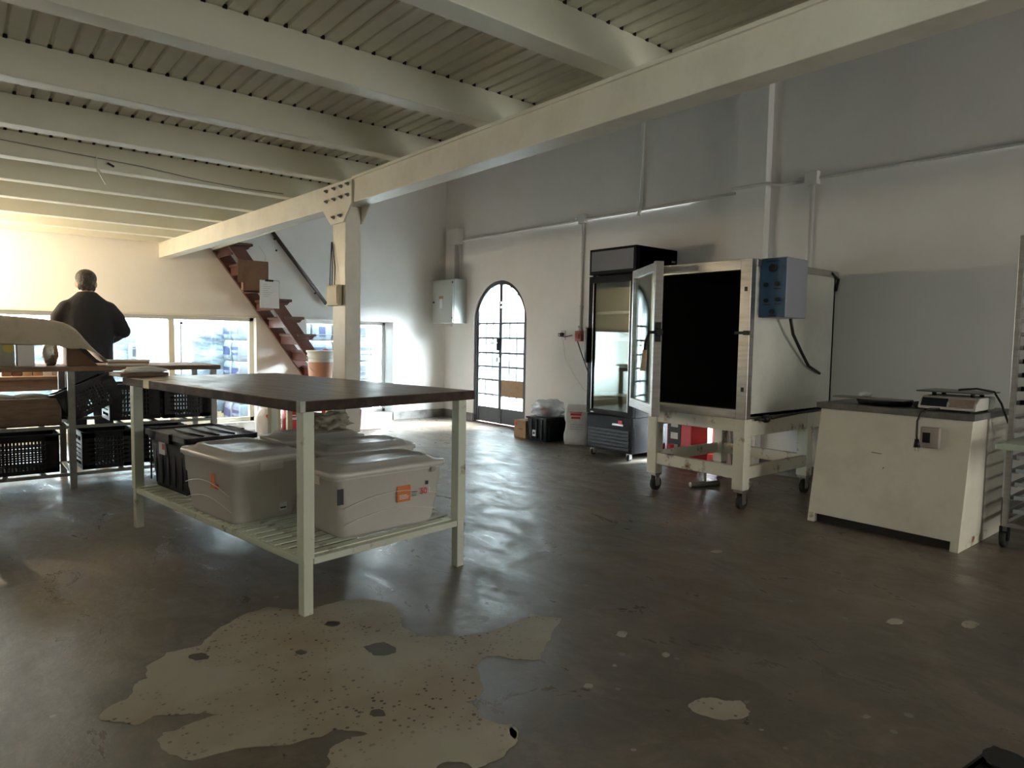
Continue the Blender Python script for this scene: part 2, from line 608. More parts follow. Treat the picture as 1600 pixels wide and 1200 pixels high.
# outline of the bare terrazzo on the floor plane, metres
PX = [(155, 1119), (175, 1102), (200, 1092), (210, 1070), (232, 1060), (228, 1042), (260, 1020), (310, 1010), (320, 1000), (345, 980),
      (390, 957), (415, 949), (450, 952), (490, 950), (525, 941), (575, 937), (615, 945), (632, 960), (628, 980), (650, 995), (710, 995),
      (760, 988), (800, 975), (830, 960), (877, 967), (860, 1000), (850, 1015), (845, 1030), (800, 1030), (760, 1025), (740, 1040),
      (755, 1070), (750, 1090), (725, 1095), (750, 1115), (780, 1132), (800, 1132), (808, 1145), (795, 1170), (770, 1190), (740, 1202),
      (700, 1190), (680, 1202), (660, 1240), (520, 1240), (510, 1200), (515, 1175), (530, 1162), (575, 1147), (525, 1140), (500, 1152),
      (440, 1165), (370, 1170), (300, 1189), (265, 1180), (245, 1157), (255, 1145), (300, 1130), (345, 1116), (320, 1112), (285, 1117),
      (240, 1119), (210, 1134), (170, 1127)]
floor_patch('worn_patch', [fl(*p) for p in PX], 0.0, 0.0015, PATCH, seed=3)
floor_patch('worn_patch', [fl(*p) for p in [(1075, 1105), (1085, 1095), (1110, 1090), (1135, 1096), (1157, 1095), (1172, 1112), (1160, 1122), (1120, 1124), (1090, 1115)]], 0, 0.0015, PATCH, 0.006, 5)


def oval(cx, cy, rx, ry, n=9, seed=0):
    rnd = random.Random(seed)
    return [fl(cx + rx * math.cos(2 * math.pi * k / n) * rnd.uniform(.75, 1.15), cy - ry * math.sin(2 * math.pi * k / n) * rnd.uniform(.75, 1.15)) for k in range(n)]


for i, (a, b, c, d) in enumerate([(1398, 971, 13, 5), (972, 991, 10, 5), (1040, 1023, 6, 4), (920, 1072, 8, 4), (803, 1145, 8, 10), (1120, 862, 9, 2),
                                  (1515, 976, 14, 6), (960, 1040, 4, 2), (1190, 1140, 4, 2), (990, 1172, 5, 2), (1352, 1120, 8, 3)]):
    floor_patch('worn_patch', oval(a, b, c, d, seed=i), 0, 0.0015, PATCH, 0.004, i)
for i, (a, b, c, d) in enumerate([(595, 1015, 26, 11), (312, 1027, 17, 6), (470, 1020, 10, 4), (590, 1115, 15, 6), (520, 975, 13, 5)]):
    floor_patch('dark_island', oval(a, b, c, d, seed=40 + i), 0.0010, 0.0028, DKPATCH, 0.004, i)

WT = 0.32
W1 = (-0.9, 2.84, 0.10, 1.36)
W2 = (3.47, 4.72, 0.10, 1.36)
wb = MB()
y0, y1 = YB, YB + WT
wb.box(XL - .3, W1[0], y0, y1, 0, ZC)
wb.box(W1[0], W1[1], y0, y1, 0, W1[2]); wb.box(W1[0], W1[1], y0, y1, W1[3], ZC)
wb.box(W1[1], W2[0], y0, y1, 0, ZC)
wb.box(W2[0], W2[1], y0, y1, 0, W2[2]); wb.box(W2[0], W2[1], y0, y1, W2[3], ZC)
wb.box(W2[1], XR + .3, y0, y1, 0, ZC)
wb.build('wall_back', WALL, kind='structure')

# right wall with the arched doorway and a shallow pilaster
DY0, DY1, SPR = 6.47, 7.58, 1.37
DC, DR = (DY0 + DY1) / 2, (DY1 - DY0) / 2
wr = MB()
xa, xb = XR, XR + 0.14
LW = (3.72, 4.12, 0.14, 0.56)      # low window between fridge and oven
wr.box(xa, xb, YF - .3, LW[0], 0, ZC).box(xa, xb, LW[1], DY0, 0, ZC).box(xa, xb, LW[0], LW[1], 0, LW[2]).box(xa, xb, LW[0], LW[1], LW[3], ZC)
wr.box(xa, xb, DY1, YB, 0, ZC)
N = 40
for i in range(N):
    a0, a1 = math.pi * i / N, math.pi * (i + 1) / N
    p0 = (DC - DR * math.cos(a0), SPR + DR * math.sin(a0))
    p1 = (DC - DR * math.cos(a1), SPR + DR * math.sin(a1))
    wr.prism([p0, p1, (p1[0], ZC), (p0[0], ZC)], 0, xa, xb)
wr.build('wall_right', WALL, kind='structure')
MB().box(XR - 0.09, XR, 3.215, 3.50, 0, ZC).build('wall_right_pilaster', WALL, kind='structure', bevel=0.004)
SW = (-1.0, 0.1, 1.49, 1.95)     # side window to the left of the camera
MB().box(XL - .3, XL, YF - .3, SW[0], 0, ZC).box(XL - .3, XL, SW[1], YB, 0, ZC).box(XL - .3, XL, SW[0], SW[1], 0, SW[2]).box(XL - .3, XL, SW[0], SW[1], SW[3], ZC).build('wall_left', WALL, kind='structure')
MB().box(XL, 3.73, YF - .3, YF, 0, ZC).box(5.17, XR, YF - .3, YF, 0, ZC).box(3.73, 5.17, YF - .3, YF, 2.1, ZC).build('wall_front', mat('brown_wall_paint', (0.26, 0.22, 0.18), 0.8), kind='structure')
# closed box added behind the doorway to keep out sun and sky
MB().box(3.4, 5.5, YF - 1.3, YF - 1.2, 0, 2.4).box(3.4, 3.5, YF - 1.2, YF - .3, 0, 2.4).box(5.4, 5.5, YF - 1.2, YF - .3, 0, 2.4).box(3.4, 5.5, YF - 1.3, YF - .3, 2.4, 2.5).box(3.4, 5.5, YF - 1.3, YF - .3, -.15, 0).build('wall_sun_block', WALL, kind='structure')
ROOFD = mat('dark_roof_boards', (0.16, 0.13, 0.10), 0.8, col2=(0.11, 0.09, 0.07), scale=4)
MB().box(XL - .3, XR + .3, YF - .3, YB + .3, ZC, ZC + .15).build('ceiling', ROOFD, kind='structure')

bb = MB().box(W2[1], XR, YB - 0.014, YB, 0, 0.115).box(W1[1], W2[0], YB - 0.014, YB, 0, 0.115)
bb.build('baseboard_back', SKIRT, kind='structure')
bb = MB().box(XR - 0.014, XR, DY1, YB, 0, 0.115).box(XR - 0.014, XR, LW[1], DY0, 0, 0.115).box(XR - .014, XR, 3.5, LW[1], 0, .078).box(XR - 0.014, XR, YF, 3.215, 0, 0.115)
bb.build('baseboard_right', SKIRT, kind='structure')

# mezzanine underside: joists and planks
ZJ, ZD = 2.143, 2.288
DX1 = 2.36
mez = MB().box(XL, DX1, YF, YB, ZD + 0.028, ZD + 0.10).build('ceiling_mezzanine', DECK, kind='structure')


def beam_x(y):
    return XB if y < 4.13 else XB - 0.0395 * (y - 4.13)


JY = [-3.1, -2.3, -1.5, -0.7, 0.11, 0.91, 1.717, 2.524, 3.342, 4.095, 4.84, 5.56, 6.27, 7.05, 7.69, 8.19]
for y in JY:
    MB().box(XL, DX1 - .02, y, y + 0.10, ZJ, ZD - 0.001).build('joist', CREAM, mez, 0.004)
x = XL + 0.04
pm = None
PW, PP = 0.0610, 0.0717
off = (0.19 - 0.006) % PP
k0 = math.floor((XL + 0.05) / PP)
xs = [off + k * PP for k in range(k0, k0 + 200) if XL + 0.02 < off + k * PP < DX1 - PP]
pl_ = MB().prism([(-.0053, ZD + .027), (-.0053, ZD + .011), (0.0, ZD + 0.010), (0.004, ZD), (PW - 0.004, ZD), (PW, ZD + 0.010), (PW + .0053, ZD + .011), (PW + .0053, ZD + .027)], 1, YF, YB - 0.002)
pme = pl_.mesh('plank')
pme.materials.append(DECK)
for x in xs:
    link('plank', pme, mez, loc=(x + 0.0132, 0, 0))

MB().box(DX1 - .02, DX1, YF, YB, ZJ - .02, ZD + .12).build('light_stop_trim', CREAM, kind='structure')  # unseen fascia added to stop lamp light leaking over the beam

for y in JY:  # black blocks standing in for the shade at groove ends over joists
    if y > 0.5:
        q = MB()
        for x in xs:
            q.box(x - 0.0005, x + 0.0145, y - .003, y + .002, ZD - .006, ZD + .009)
        q.build('groove_end_shade', BLACK, mez, kind='stuff')

# main beam: two lengths meeting over the column
beam = link('main_beam', None, kind='structure', label='long off-white steel beam carrying the mezzanine joists', cat='beam')
ZB0, ZB1 = 1.985, ZJ
g = MB().box(XB + 0.045, XB + 0.07, YF, 4.13, ZB0, ZB1)
g = MB().box(XB, XB + 0.112, YF, 3.93, ZB0, ZB1 - 0.002)
g.build('beam_length', BEAMW, beam, 0.004)
MB().box(XB - 0.012, XB + 0.124, YF, 3.93, ZB1 - 0.016, ZB1 - 0.001).build('beam_flange', BEAMW, beam)
bx0, bx1 = beam_x(4.13), beam_x(YB)
MB().prism([(bx0, 3.93), (bx0 + .112, 3.93), (bx1 + .112, YB), (bx1, YB)], 2, ZB0, ZB1 - 0.002).build('beam_length', BEAMW, beam, 0.004)
MB().prism([(bx0 - .01, 4.38), (bx0 + .12, 4.38), (bx1 + .12, YB), (bx1 - .01, YB)], 2, ZB1 - .016, ZB1 - .001).build('beam_flange', BEAMW, beam)

col_ = link('column', None, kind='structure', label='off-white steel column with bolted gusset under the beam', cat='column')
MB().box(XB + .001, XB + 0.108, 4.045, 4.232, 0, ZB0).build('shaft', BEAMW, col_, 0.004)
for sx in (0, 1):
    xx = XB - 0.013 if sx == 0 else XB + 0.112
    MB().prism([(3.932, ZB1 - .02), (4.372, ZB1 - .02), (4.362, 1.988), (4.234, 1.879), (4.048, 1.879), (3.932, 1.984)], 0, xx, xx + 0.012).build('gusset_plate', BEAMW, col_, 0.002)
for (yy, zz) in [(3.975, 2.104), (4.07, 2.104), (4.17, 2.104), (4.285, 2.104), (3.975, 2.037), (4.07, 2.037), (4.17, 2.037), (4.285, 2.037), (4.085, 1.922), (4.18, 1.922)]:
    b = MB().cyl((XB - .013, yy, zz), (XB - 0.024, yy, zz), 0.0115, seg=6)
    b.cyl((XB - .024, yy, zz), (XB - 0.036, yy, zz), 0.0065, seg=8)
    b.build('bolt', GREYM, col_)

# window_1 : long low sliding window
win = link('window_1', None, kind='structure')
yg = YB + 0.13
f = MB()
f.box(W1[0], W1[1], yg - .03, yg + .03, W1[3] - 0.045, W1[3]); f.box(W1[0], W1[1], yg - .03, yg + .03, W1[2], W1[2] + 0.05)
f.box(W1[1] - 0.05, W1[1], yg - .03, yg + .03, W1[2], W1[3]); f.box(W1[0], W1[0] + .05, yg - .03, yg + .03, W1[2], W1[3])
f.build('window_frame', FRAMEC, win, 0.003)
MB().box(W1[0] - .02, W1[1] + .02, YB - 0.012, YB, W1[3], W1[3] + 0.018).build('window_head_trim', FRAMEC, win)
for xx in (0.0, 1.92):
    MB().box(xx - 0.03, xx + 0.03, yg - .035, yg + .035, W1[2] + .05, W1[3] - .045).build('mullion', FRAMEC, win, 0.003)
for (a, b) in ((W1[0] + .05, -0.03), (0.03, 1.89), (1.95, W1[1] - .05)):
    MB().box(a, b, yg - .003, yg + .003, W1[2] + .05, W1[3] - .045).build('pane', GLASS, win)
MB().box(2.02, 2.028, yg - .02, yg - .012, W1[2] + .05, W1[3] - .07).build('sliding_edge', GREYM, win)
MB().cyl((2.024, yg - .02, W1[3] - .085), (2.024, yg - .05, W1[3] - .085), 0.016).build('latch_knob', BLACK, win)

# window_2
win = link('window_2', None, kind='structure')
yg = YB + 0.25
f = MB()
f.box(W2[0], W2[1], yg - .02, yg + .02, W2[3] - 0.045, W2[3]); f.box(W2[0], W2[1], yg - .02, yg + .02, W2[2], W2[2] + 0.045)
f.box(W2[1] - 0.045, W2[1], yg - .02, yg + .02, W2[2], W2[3]); f.box(W2[0], W2[0] + .045, yg - .02, yg + .02, W2[2], W2[3])
f.build('window_frame', PVC, win, 0.003)
MB().box(W2[0] + .045, W2[1] - .045, yg - .003, yg + .003, W2[2] + .045, W2[3] - .045).build('pane', GLASS, win)
for zz in (0.40, 0.66, 0.92, 1.17):
    MB().cyl((W2[0] + .045, yg + .05, zz), (W2[1] - .045, yg + .05, zz), 0.006, seg=6).build('grille_bar', GREYM, win)
MB().box(W2[0] - .03, W2[1] + .0, YB - .014, YB, W2[3], W2[3] + .03).build('window_head_trim', PVC, win)

win = link('window_4', None, kind='structure')
f = MB().box(XR + .05, XR + .09, LW[0], LW[1], LW[3] - .03, LW[3]).box(XR + .05, XR + .09, LW[0], LW[1], LW[2], LW[2] + .03).box(XR + .05, XR + .09, LW[0], LW[0] + .03, LW[2], LW[3]).box(XR + .05, XR + .09, LW[1] - .03, LW[1], LW[2], LW[3])
f.build('window_frame', PVC, win)
MB().box(XR + .065, XR + .07, LW[0] + .03, LW[1] - .03, LW[2] + .03, LW[3] - .03).build('pane', GLASS, win)

# window_3 : side window left of the camera, old yellowish glass
win = link('window_3', None, kind='structure')
f = MB()
f.box(XL - .16, XL - .11, SW[0], SW[1], SW[3] - .04, SW[3]).box(XL - .16, XL - .11, SW[0], SW[1], SW[2], SW[2] + .04)
f.box(XL - .16, XL - .11, SW[0], SW[0] + .04, SW[2], SW[3]).box(XL - .16, XL - .11, SW[1] - .04, SW[1], SW[2], SW[3])
f.build('window_frame', FRAMEC, win)
MB().box(XL - .14, XL - .135, SW[0] + .04, SW[1] - .04, SW[2] + .04, SW[3] - .04).build('pane', glass('old_glass', (0.98, 0.94, 0.86)), win)

# door_1 : arched double steel door, glazed
door = link('door_1', None, kind='structure')
xd = XR + 0.05


def arch_z(y):
    return SPR + math.sqrt(max(DR * DR - (y - DC) ** 2, 0))


rim = []
for i in range(33):
    t = math.pi * i / 32
    rim.append((DC - math.cos(t) * (DR - .018), SPR + math.sin(t) * (DR - .018)))
rin = [(DC + (p[0] - DC) * (DR - .05) / (DR - .018), SPR + (p[1] - SPR) * (DR - .05) / (DR - .018)) for p in rim]
rout = [(DC + (p[0] - DC) * DR / (DR - .018), SPR + (p[1] - SPR) * DR / (DR - .018)) for p in rim]
fr = MB()
for i in range(32):
    fr.prism([rout[i], rout[i + 1], rin[i + 1], rin[i]], 0, xd - .03, xd + .03)
fr.box(xd - .03, xd + .03, DY0, DY0 + .05, 0, SPR).box(xd - .03, xd + .03, DY1 - .05, DY1, 0, SPR)
fr.build('door_frame', DOORSTEEL, door)
MB().box(xd - .05, XR + .14, DY0, DY1, 0, 0.012).build('threshold', STAIRW, door)
for side in (0, 1):
    a, b = (DY0 + .052, DC - .002) if side == 0 else (DC + .002, DY1 - .052)
    inner = b if side == 0 else a
    lm = MB()
    lm.box(xd - .022, xd + .018, a, a + .028, 0.02, min(arch_z(a + .014), 1.9) - .05 if side == 0 else arch_z(a) - .05)
    lm.box(xd - .022, xd + .018, b - .028, b, 0.02, arch_z(b) - .05 if side == 0 else arch_z(b - .014) - .05)
    lm.build('leaf_stile', DOORSTEEL, door)
    MB().box(xd - .012, xd + .012, a, b, 0.02, 0.215).build('kick_panel', DOORSTEEL, door, 0.003)
    for zz in (0.215, 0.40, 0.60, 0.78, 0.965, 1.165, 1.362):
        MB().box(xd - .014, xd + .014, a, b, zz - .011, zz + .011).build('glazing_bar', DOORSTEEL, door)
    w = (b - a - .056) / 3
    ys = [a + .028 + w * k for k in range(4)]
    for yv in ys[1:3]:
        MB().box(xd - .012, xd + .012, yv - .0075, yv + .0075, 0.215, arch_z(yv) - .045).build('glazing_bar', DOORSTEEL, door)
    zrow = [0.223, 0.40, 0.60, 0.78, 0.965, 1.165, 1.362]
    for c in range(3):
        for r_ in range(6):
            if side == 0 and r_ == 1:
                continue
            MB().box(xd - .002, xd + .002, ys[c] + .003, ys[c + 1] - .003, zrow[r_], zrow[r_ + 1]).build('pane', GLASS, door)
        n = 7
        top = [(ys[c] + .003 + (w - .006) * k / n, arch_z(ys[c] + .003 + (w - .006) * k / n) - .045) for k in range(n + 1)]
        MB().prism([(ys[c] + .003, 1.362)] + top + [(ys[c + 1] - .003, 1.362)], 0, xd - .002, xd + .002).build('pane', GLASS, door)
    if side == 0:
        MB().box(xd - .020, xd - .0145, ys[0], ys[3], 0.395, 0.605).build('cardboard_infill', CARD, door)
hb = MB().box(xd - .045, xd - .02, DC - .0, DC + .055, 1.0, 1.17)
hb.build('lock_case', BLACKM, door, 0.004)
MB().tube([(xd - .05, DC + .03, 1.10), (xd - .085, DC + .03, 1.10), (xd - .085, DC + .13, 1.095)], 0.008).build('lever', GREYM, door)
pk = MB().box(xd - .06, xd - .03, DC - .005, DC + .045, 0.845, 0.905)
pk.tube([(xd - .045, DC + .002, .90), (xd - .045, DC + .006, .945), (xd - .045, DC + .034, .945), (xd - .045, DC + .038, .90)], .006)
pk.build('padlock', STEEL, door, 0.004)
for zz in (1.62, 1.56):
    MB().box(xd - .04, xd - .015, DC - .02, DC + .02, zz, zz + .025).build('bolt_catch', PVC, door)

# ================================================================== WALL SERVICES
ZCON = 2.518


def conduit(name, pts, r, label):
    o = thing(name, label, 'conduit')
    MB().tube(pts, r, 8).build('pipe', PVC, o)
    return o


c1 = conduit('conduit', [(XR - .016, 7.86, ZCON), (XR - .016, 3.56, ZCON)], 0.014, 'long white horizontal conduit from corner junction box to the pilaster')
c2 = conduit('conduit', [(XR - .11, 3.53, ZCON + .02), (XR - .105, 3.19, ZCON + .015), (XR - .03, 3.10, ZCON - .005), (XR - .016, 2.86, ZCON)], 0.014, 'short bent white conduit wrapped round the wall pilaster')
c3 = conduit('conduit', [(XR - .016, 2.80, ZCON + .005), (XR - .016, YF, ZCON - .01)], 0.012, 'white horizontal conduit on the dark wall right of the pilaster')
c4 = conduit('conduit', [(XR - .018, 5.49, ZCON - .02), (XR - .018, 5.50, 1.30)], 0.016, 'white vertical conduit dropping to the red socket left of the fridge')
for zz in (2.15, 1.55):
    MB().cyl((XR - .018, 5.494, zz), (XR - .018, 5.494, zz - .03), 0.021).build('coupling', PVC, c4)
c5 = conduit('conduit', [(XR - .018, 4.655, ZCON + .06), (XR - .018, 4.65, ZC)], 0.016, 'white vertical conduit rising behind the beam above the fridge')
MB().tube([(XR - .05, 4.66, ZCON - .06), (XR - .03, 4.66, ZCON), (XR - .018, 4.655, ZCON + .07)], .02).build('elbow', PVC, c5)
c6 = conduit('conduit', [(XR - .018, 2.83, ZCON - .02), (XR - .018, 2.83, 0.35)], 0.020, 'white vertical conduit running down the wall behind the oven')
for nm, yy, lab, s in (('junction_box', 5.49, 'small white junction box where conduit drops toward the socket', .05), ('junction_box', 2.83, 'white junction box on the wall above the control box', .055)):
    o = thing(nm, lab, 'junction box', (XR, yy, ZCON + .01))
    MB().box(-.06, 0, -s, s, -s, s).build('body', PVC, o, 0.006)
    MB().cyl((-.04, s, .01), (-.04, s + .05, .01), .012).build('stub', PVC, o)
o = thing('junction_box', 'tall white trunking box above the grey cabinet', 'junction box', (XR, 7.95, 2.47))
MB().box(-.10, 0, -.10, .14, 0, .22).build('body', PVC, o, 0.006)
MB().box(-.085, -.01, .0, .12, -.49, 0).build('trunking', PVC, o, 0.003)
for yy in (-.03, -.07):
    MB().cyl((-.03, yy, -.49), (-.03, yy, 0), .010).build('riser_pipe', PVC, o)

o = thing('electrical_cabinet', 'grey steel electrical cabinet hung in the wall corner', 'cabinet', (XR, 8.02, 1.36))
MB().box(-.22, 0, -.265, .265, 0, .615).build('body', EBOXM, o, 0.006)
MB().box(-.238, -.221, -.255, .26, .01, .605).build('door', EBOXM, o, 0.004)
for zz in (.06, .55):
    MB().cyl((-.24, -.25, zz), (-.24, -.25, zz + .03), .008).build('hinge', BLACK, o)
MB().cyl((-.238, .21, .30), (-.252, .21, .30), .014).build('lock', BLACK, o)
MB().box(-.2405, -.2385, -.02, .09, .34, .385).build('brown_tape', CARD, o)
MB().box(-.2415, -.239, -.005, .065, .21, .345).build('notice_paper', PAPER, o)
MB().cyl((-.11, 0, 0), (-.11, 0, -.04), .04).build('gland', PVC, o)

o = thing('wall_socket', 'small white wall socket with a black plug', 'socket', (XR, 5.79, 1.21))
MB().box(-.012, 0, -.035, .035, -.055, .055).build('plate', PVC, o, 0.004)
MB().cyl((-.012, 0, .01), (-.05, 0, .01), .02).build('plug', BLACK, o)
MB().tube([(-.05, 0, .01), (-.06, .03, .02), (-.05, .04, -.01), (-.03, -.05, -.02), (-.03, -.17, .0)], .005).build('cord', CABLE, o)
o = thing('wall_socket', 'red industrial socket at the foot of the conduit beside the fridge', 'socket', (XR, 5.51, 1.20))
MB().cyl((-.018, 0, .06), (-.018, 0, .12), .035, .02).build('spout', PVC, o)
MB().box(-.05, 0, -.05, .05, -.06, .06).build('body', mat('dull_red', (.32, .07, .06), .5), o, 0.008)
MB().box(-.06, -.05, -.03, .03, -.03, .03).build('cap', mat('red_socket', (.30, .03, .03), .4), o, 0.004)
o = thing('power_cord', 'black power cord hanging from red socket to the fridge', 'cord')
MB().tube([(XR - .04, 5.52, 1.14), (XR - .03, 5.45, .98), (XR - .03, 5.30, .70), (XR - .04, 5.05, .40), (XR - .05, 4.82, .28)], .006).build('cable', CABLE, o)
o = thing('power_cord', 'thin pale cord hanging slack below the white socket', 'cord')
MB().tube([(XR - .02, 5.78, 1.15), (XR - .02, 5.74, .95), (XR - .02, 5.60, .76), (XR - .03, 5.42, .60), (XR - .04, 5.2, .48), (XR - .05, 4.82, .40)], .003).build('cable', PVC, o)

# electrical box on the column
o = thing('switch_box', 'ivory electrical box with wires on the column', 'switch box', (XB, 4.18, 1.35))
MB().box(-.032, 0, -.10, .075, 0, .135).build('body', YBOX, o, 0.005)
MB().box(-.036, -.032, -.085, .06, .012, .125).build('cover', YBOX, o, 0.003)
for k, yy in enumerate((.05, .02, -.02)):
    MB().tube([(-.02, yy, .135), (-.012, yy + .01, .25), (-.006, .055 - .005 * k, .42)], .003).build('wire', CABLE, o)

# loose wire stapled along a joist, with a hanging scrap
o = thing('loose_wire', 'thin slack wire stapled along a joist with dangling scraps', 'wire')
yj = 4.835
MB().tube([(0.2, yj - .006, 2.225), (0.45, yj - .008, 2.215), (0.7, yj - .012, 2.205), (0.95, yj - .012, 2.195), (1.3, yj - .01, 2.165), (1.6, yj - .008, 2.155), (1.85, yj - .006, 2.16)], .0028).build('wire', GREYM, o)
MB().tube([(0.705, yj - .015, 2.22), (0.70, yj - .02, 2.16), (.705, yj - .02, 2.12)], .003).build('string', PVC, o)
MB().box(-.006, .006, -.003, .003, -.09, 0, Matrix.Translation((.708, yj - .02, 2.135)) @ Matrix.Rotation(R(-28), 4, 'Y')).build('dangling_scrap', PVC, o)
MB().box(-.04, .0, -.003, .003, -.006, .006, Matrix.Translation((.795, yj - .02, 2.165)) @ Matrix.Rotation(R(25), 4, 'Y')).build('clip', BLACK, o)

# warm bulb on the back wall just left of the view
o = thing('pendant_lamp', 'bare warm bulb hanging from the mezzanine by the long window', 'lamp', (-0.35, 7.5, 1.80))
MB().cyl((0, 0, .07), (0, 0, .15), .022).cyl((0, 0, .15), (0, 0, .488), .004, seg=6).build('holder', PVC, o)
MB().ell((0, 0, .03), .032, .032, .045).build('bulb', BULB, o)
lp = bpy.data.lights.new('bulb_light', 'POINT')
lp.energy = 88
lp.color = (1.0, 0.77, 0.50)
lp.shadow_soft_size = 0.05
lo_ = bpy.data.objects.new('bulb_light', lp)
COL.objects.link(lo_)
lo_.location = (-0.35, 7.5, 1.76)

# ================================================================== MAIN WORK TABLE
O = Vector((1.095, 2.634, 0))
TA = math.atan2(0.147, 0.989)          # table is turned a little to the room


def tw(u, v, z=0):
    c, s = math.cos(TA), math.sin(TA)
    return (O.x + u * c - v * s, O.y + u * s + v * c, z)


t = thing('work_table', 'large dark topped work table with pale green legs and slatted shelf', 'table', O, TA)
TU, TV, TZ = 0.86, 1.84, 0.89
MB().box(-.045, TU + .075, -.035, TV + .09, TZ - .045, TZ - .002).build('table_edge', WOODEDGE, t, 0.004)
MB().box(-.040, TU + .070, -.030, TV + .085, TZ - .003, TZ).build('table_top', WOODTOP, t, 0.001)
MB().box(-.047, -.02, -.038, -.01, TZ - .046, TZ + .001).build('corner_guard', GREYM, t, 0.002)
for (u, v) in ((0, 0), (TU, 0), (0, TV), (TU, TV)):
    su = 1 if u == 0 else -1
    sv = 1 if v == 0 else -1
    L = MB()
    L.box(u - .026, u + .026, v - .026, v + .026, .235, TZ - .045)
    L.box(u - .022, u + .022, v - .022, v + .022, 0.0, .236)
    L.build('leg', LEGG, t, 0.003)
ZS = 0.245
for vv in (0, TV):
    MB().box(.026, TU - .026, vv - .022, vv + .022, ZS - .035, ZS - .006).build('shelf_rail', LEGG, t, 0.002)
for uu in (0, TU):
    MB().box(uu - .02, uu + .02, .026, TV - .026, ZS - .035, ZS - .006).build('shelf_rail', LEGG, t, 0.002)
sl = MB().box(-.01, TU + .01, -.022, .022, 0, .006).mesh('slat')
sl.materials.append(LEGG)
for k in range(25):
    link('slat', sl, t, loc=(0, .036 + k * .0735, ZS - .006))
MB().box(-.046, .10, TV - .32, TV - .24, TZ + .0002, TZ + .0012).build('tape_strip', GREYF, t)
MB().box(-.047, -.0455, TV - .32, TV - .24, TZ - .045, TZ + .0012).build('tape_strip', GREYF, t)

o = thing('wooden_board', 'wooden board overhanging the far left end of the work table', 'board', tw(0.12, 1.98, TZ), TA)
MB().box(-.19, .08, -.10, .10, 0.002, .024).build('plank', WOODB, o, 0.003)
o = thing('flour_sack', 'flat white sack lying on the wooden board', 'sack', tw(0.10, 1.98, TZ + .024), TA)
MB().blob((0, 0, .010), (.125, .08, .026), .25, 2.2, 3, flat=0.001).build('sack_body', SACKW, o)


# ------------------------------------------------------------------ plastic boxes
def clear_box(label, u, v, rot, L=.56, W=.39, H=.315, sticker='front'):
    """storage box, long axis = local x, origin at base centre"""
    o = thing('storage_box', label, 'storage box', tw(u, v, ZS), TA + rot, 'clear storage boxes under the work table')
    n = []
    prof = [(0.80, .0), (.82, .015), (.875, .11), (.885, .115), (.90, H * .6), (.925, H * .62), (.94, H - .05), (.965, H - .045), (.965, H - .03)]
    outer = [rrect(L * s, W * (s - .02), .05, z, 4) for s, z in prof]
    inner = [rrect(L * s - .006, W * (s - .02) - .006, .047, max(z, .004), 4) for s, z in prof]
    b = MB()
    b.rings(outer + inner[::-1], True, cap=False)
    nn = len(outer[0])
    b.f.append(list(range(nn))[::-1]); b.sm.append(False)
    b.f.append([len(b.v) - nn + i for i in range(nn)]); b.sm.append(False)
    b.build('box_body', CLEARP, o)
    ld = MB()
    lr = [rrect(L * .97, W * .95, .05, H - .034), rrect(L, W, .06, H - .034), rrect(L, W, .06, H - .016), rrect(L * .985, W * .97, .055, H - .008), rrect(L * .86, W * .80, .05, H - .010),
          rrect(L * .80, W * .72, .06, H + .012), rrect(L * .70, W * .60, .06, H + .014), rrect(L * .66, W * .54, .05, H + .006), rrect(L * .30, W * .25, .03, H + .007)]
    ld.rings(lr, True)
    ld.build('lid', CLEARL, o)
    for sx in (-1, 1):
        MB().box(sx * L * .475 - .008, sx * L * .475 + .012 * sx, -.06, .06, H - .075, H - .034).build('handle_clip', CLEARL, o, 0.004)
    for sy in (-1, 1):
        q = MB()
        for (z0, am) in ((.135, .05), (.055, .05)):
            pts = []
            for i in range(15):
                s = -1 + 2 * i / 14
                zz = z0 + am * math.cos(s * 1.4)
                yy = W * .5 * (.81 + .12 * min(1, zz / (H * .62)))
                pts.append((s * L * .40, sy * (yy + .002), zz))
            q.tube(pts, .0022, 6)
        q.build('moulded_rib', CLEARL, o)
    return o


def side_y(W, H, z):
    return W * .5 * (.875 + .03 * (z - .115) / (H * .6 - .115) - .02)


bB = clear_box('clear storage box with orange label and 50 on its side, front of shelf', 0.50, 0.225, R(-4), .64, .39, .315)
yy = -side_y(.39, .315, .17) - .0095
lab = MB().box(.02, .095, yy - .001, yy + .006, .13, .205).build('orange_sticker', ORANGE, bB)
for k, (w, z) in enumerate(((.045, .158), (.055, .150), (.050, .142))):
    MB().box(.03, .03 + w, yy - .002, yy - .001, z, z + .004).build('print_line', PAPER, lab)
MB().box(.105, .135, yy - .0015, yy, .166, .169).build('print_line', INK, bB)
for z in (.158, .152, .147):
    MB().box(.105, .13, yy - .0015, yy, z, z + .002).build('print_line', GREENINK, bB)
text('50', .042, (.172, yy - .001, .164), (R(90), 0, 0), REDT, bB, 'lettering', bold=.001)
text('l', .042, (.208, yy - .001, .164), (R(90), 0, 0), SACKW, bB, 'lettering')
MB().box(.185, .200, yy - .0015, yy, .194, .212).build('print_mark', INK, bB)
MB().box(-.292, -.262, -side_y(.39, .315, .2) - .006, -side_y(.39, .315, .2) - .003, .165, .235).build('black_sticker', INK, bB)
MB().box(.21, .235, -.194, -.19, .255, .278).build('lid_clip', mat('grey_clip', (.35, .35, .35), .5), bB)

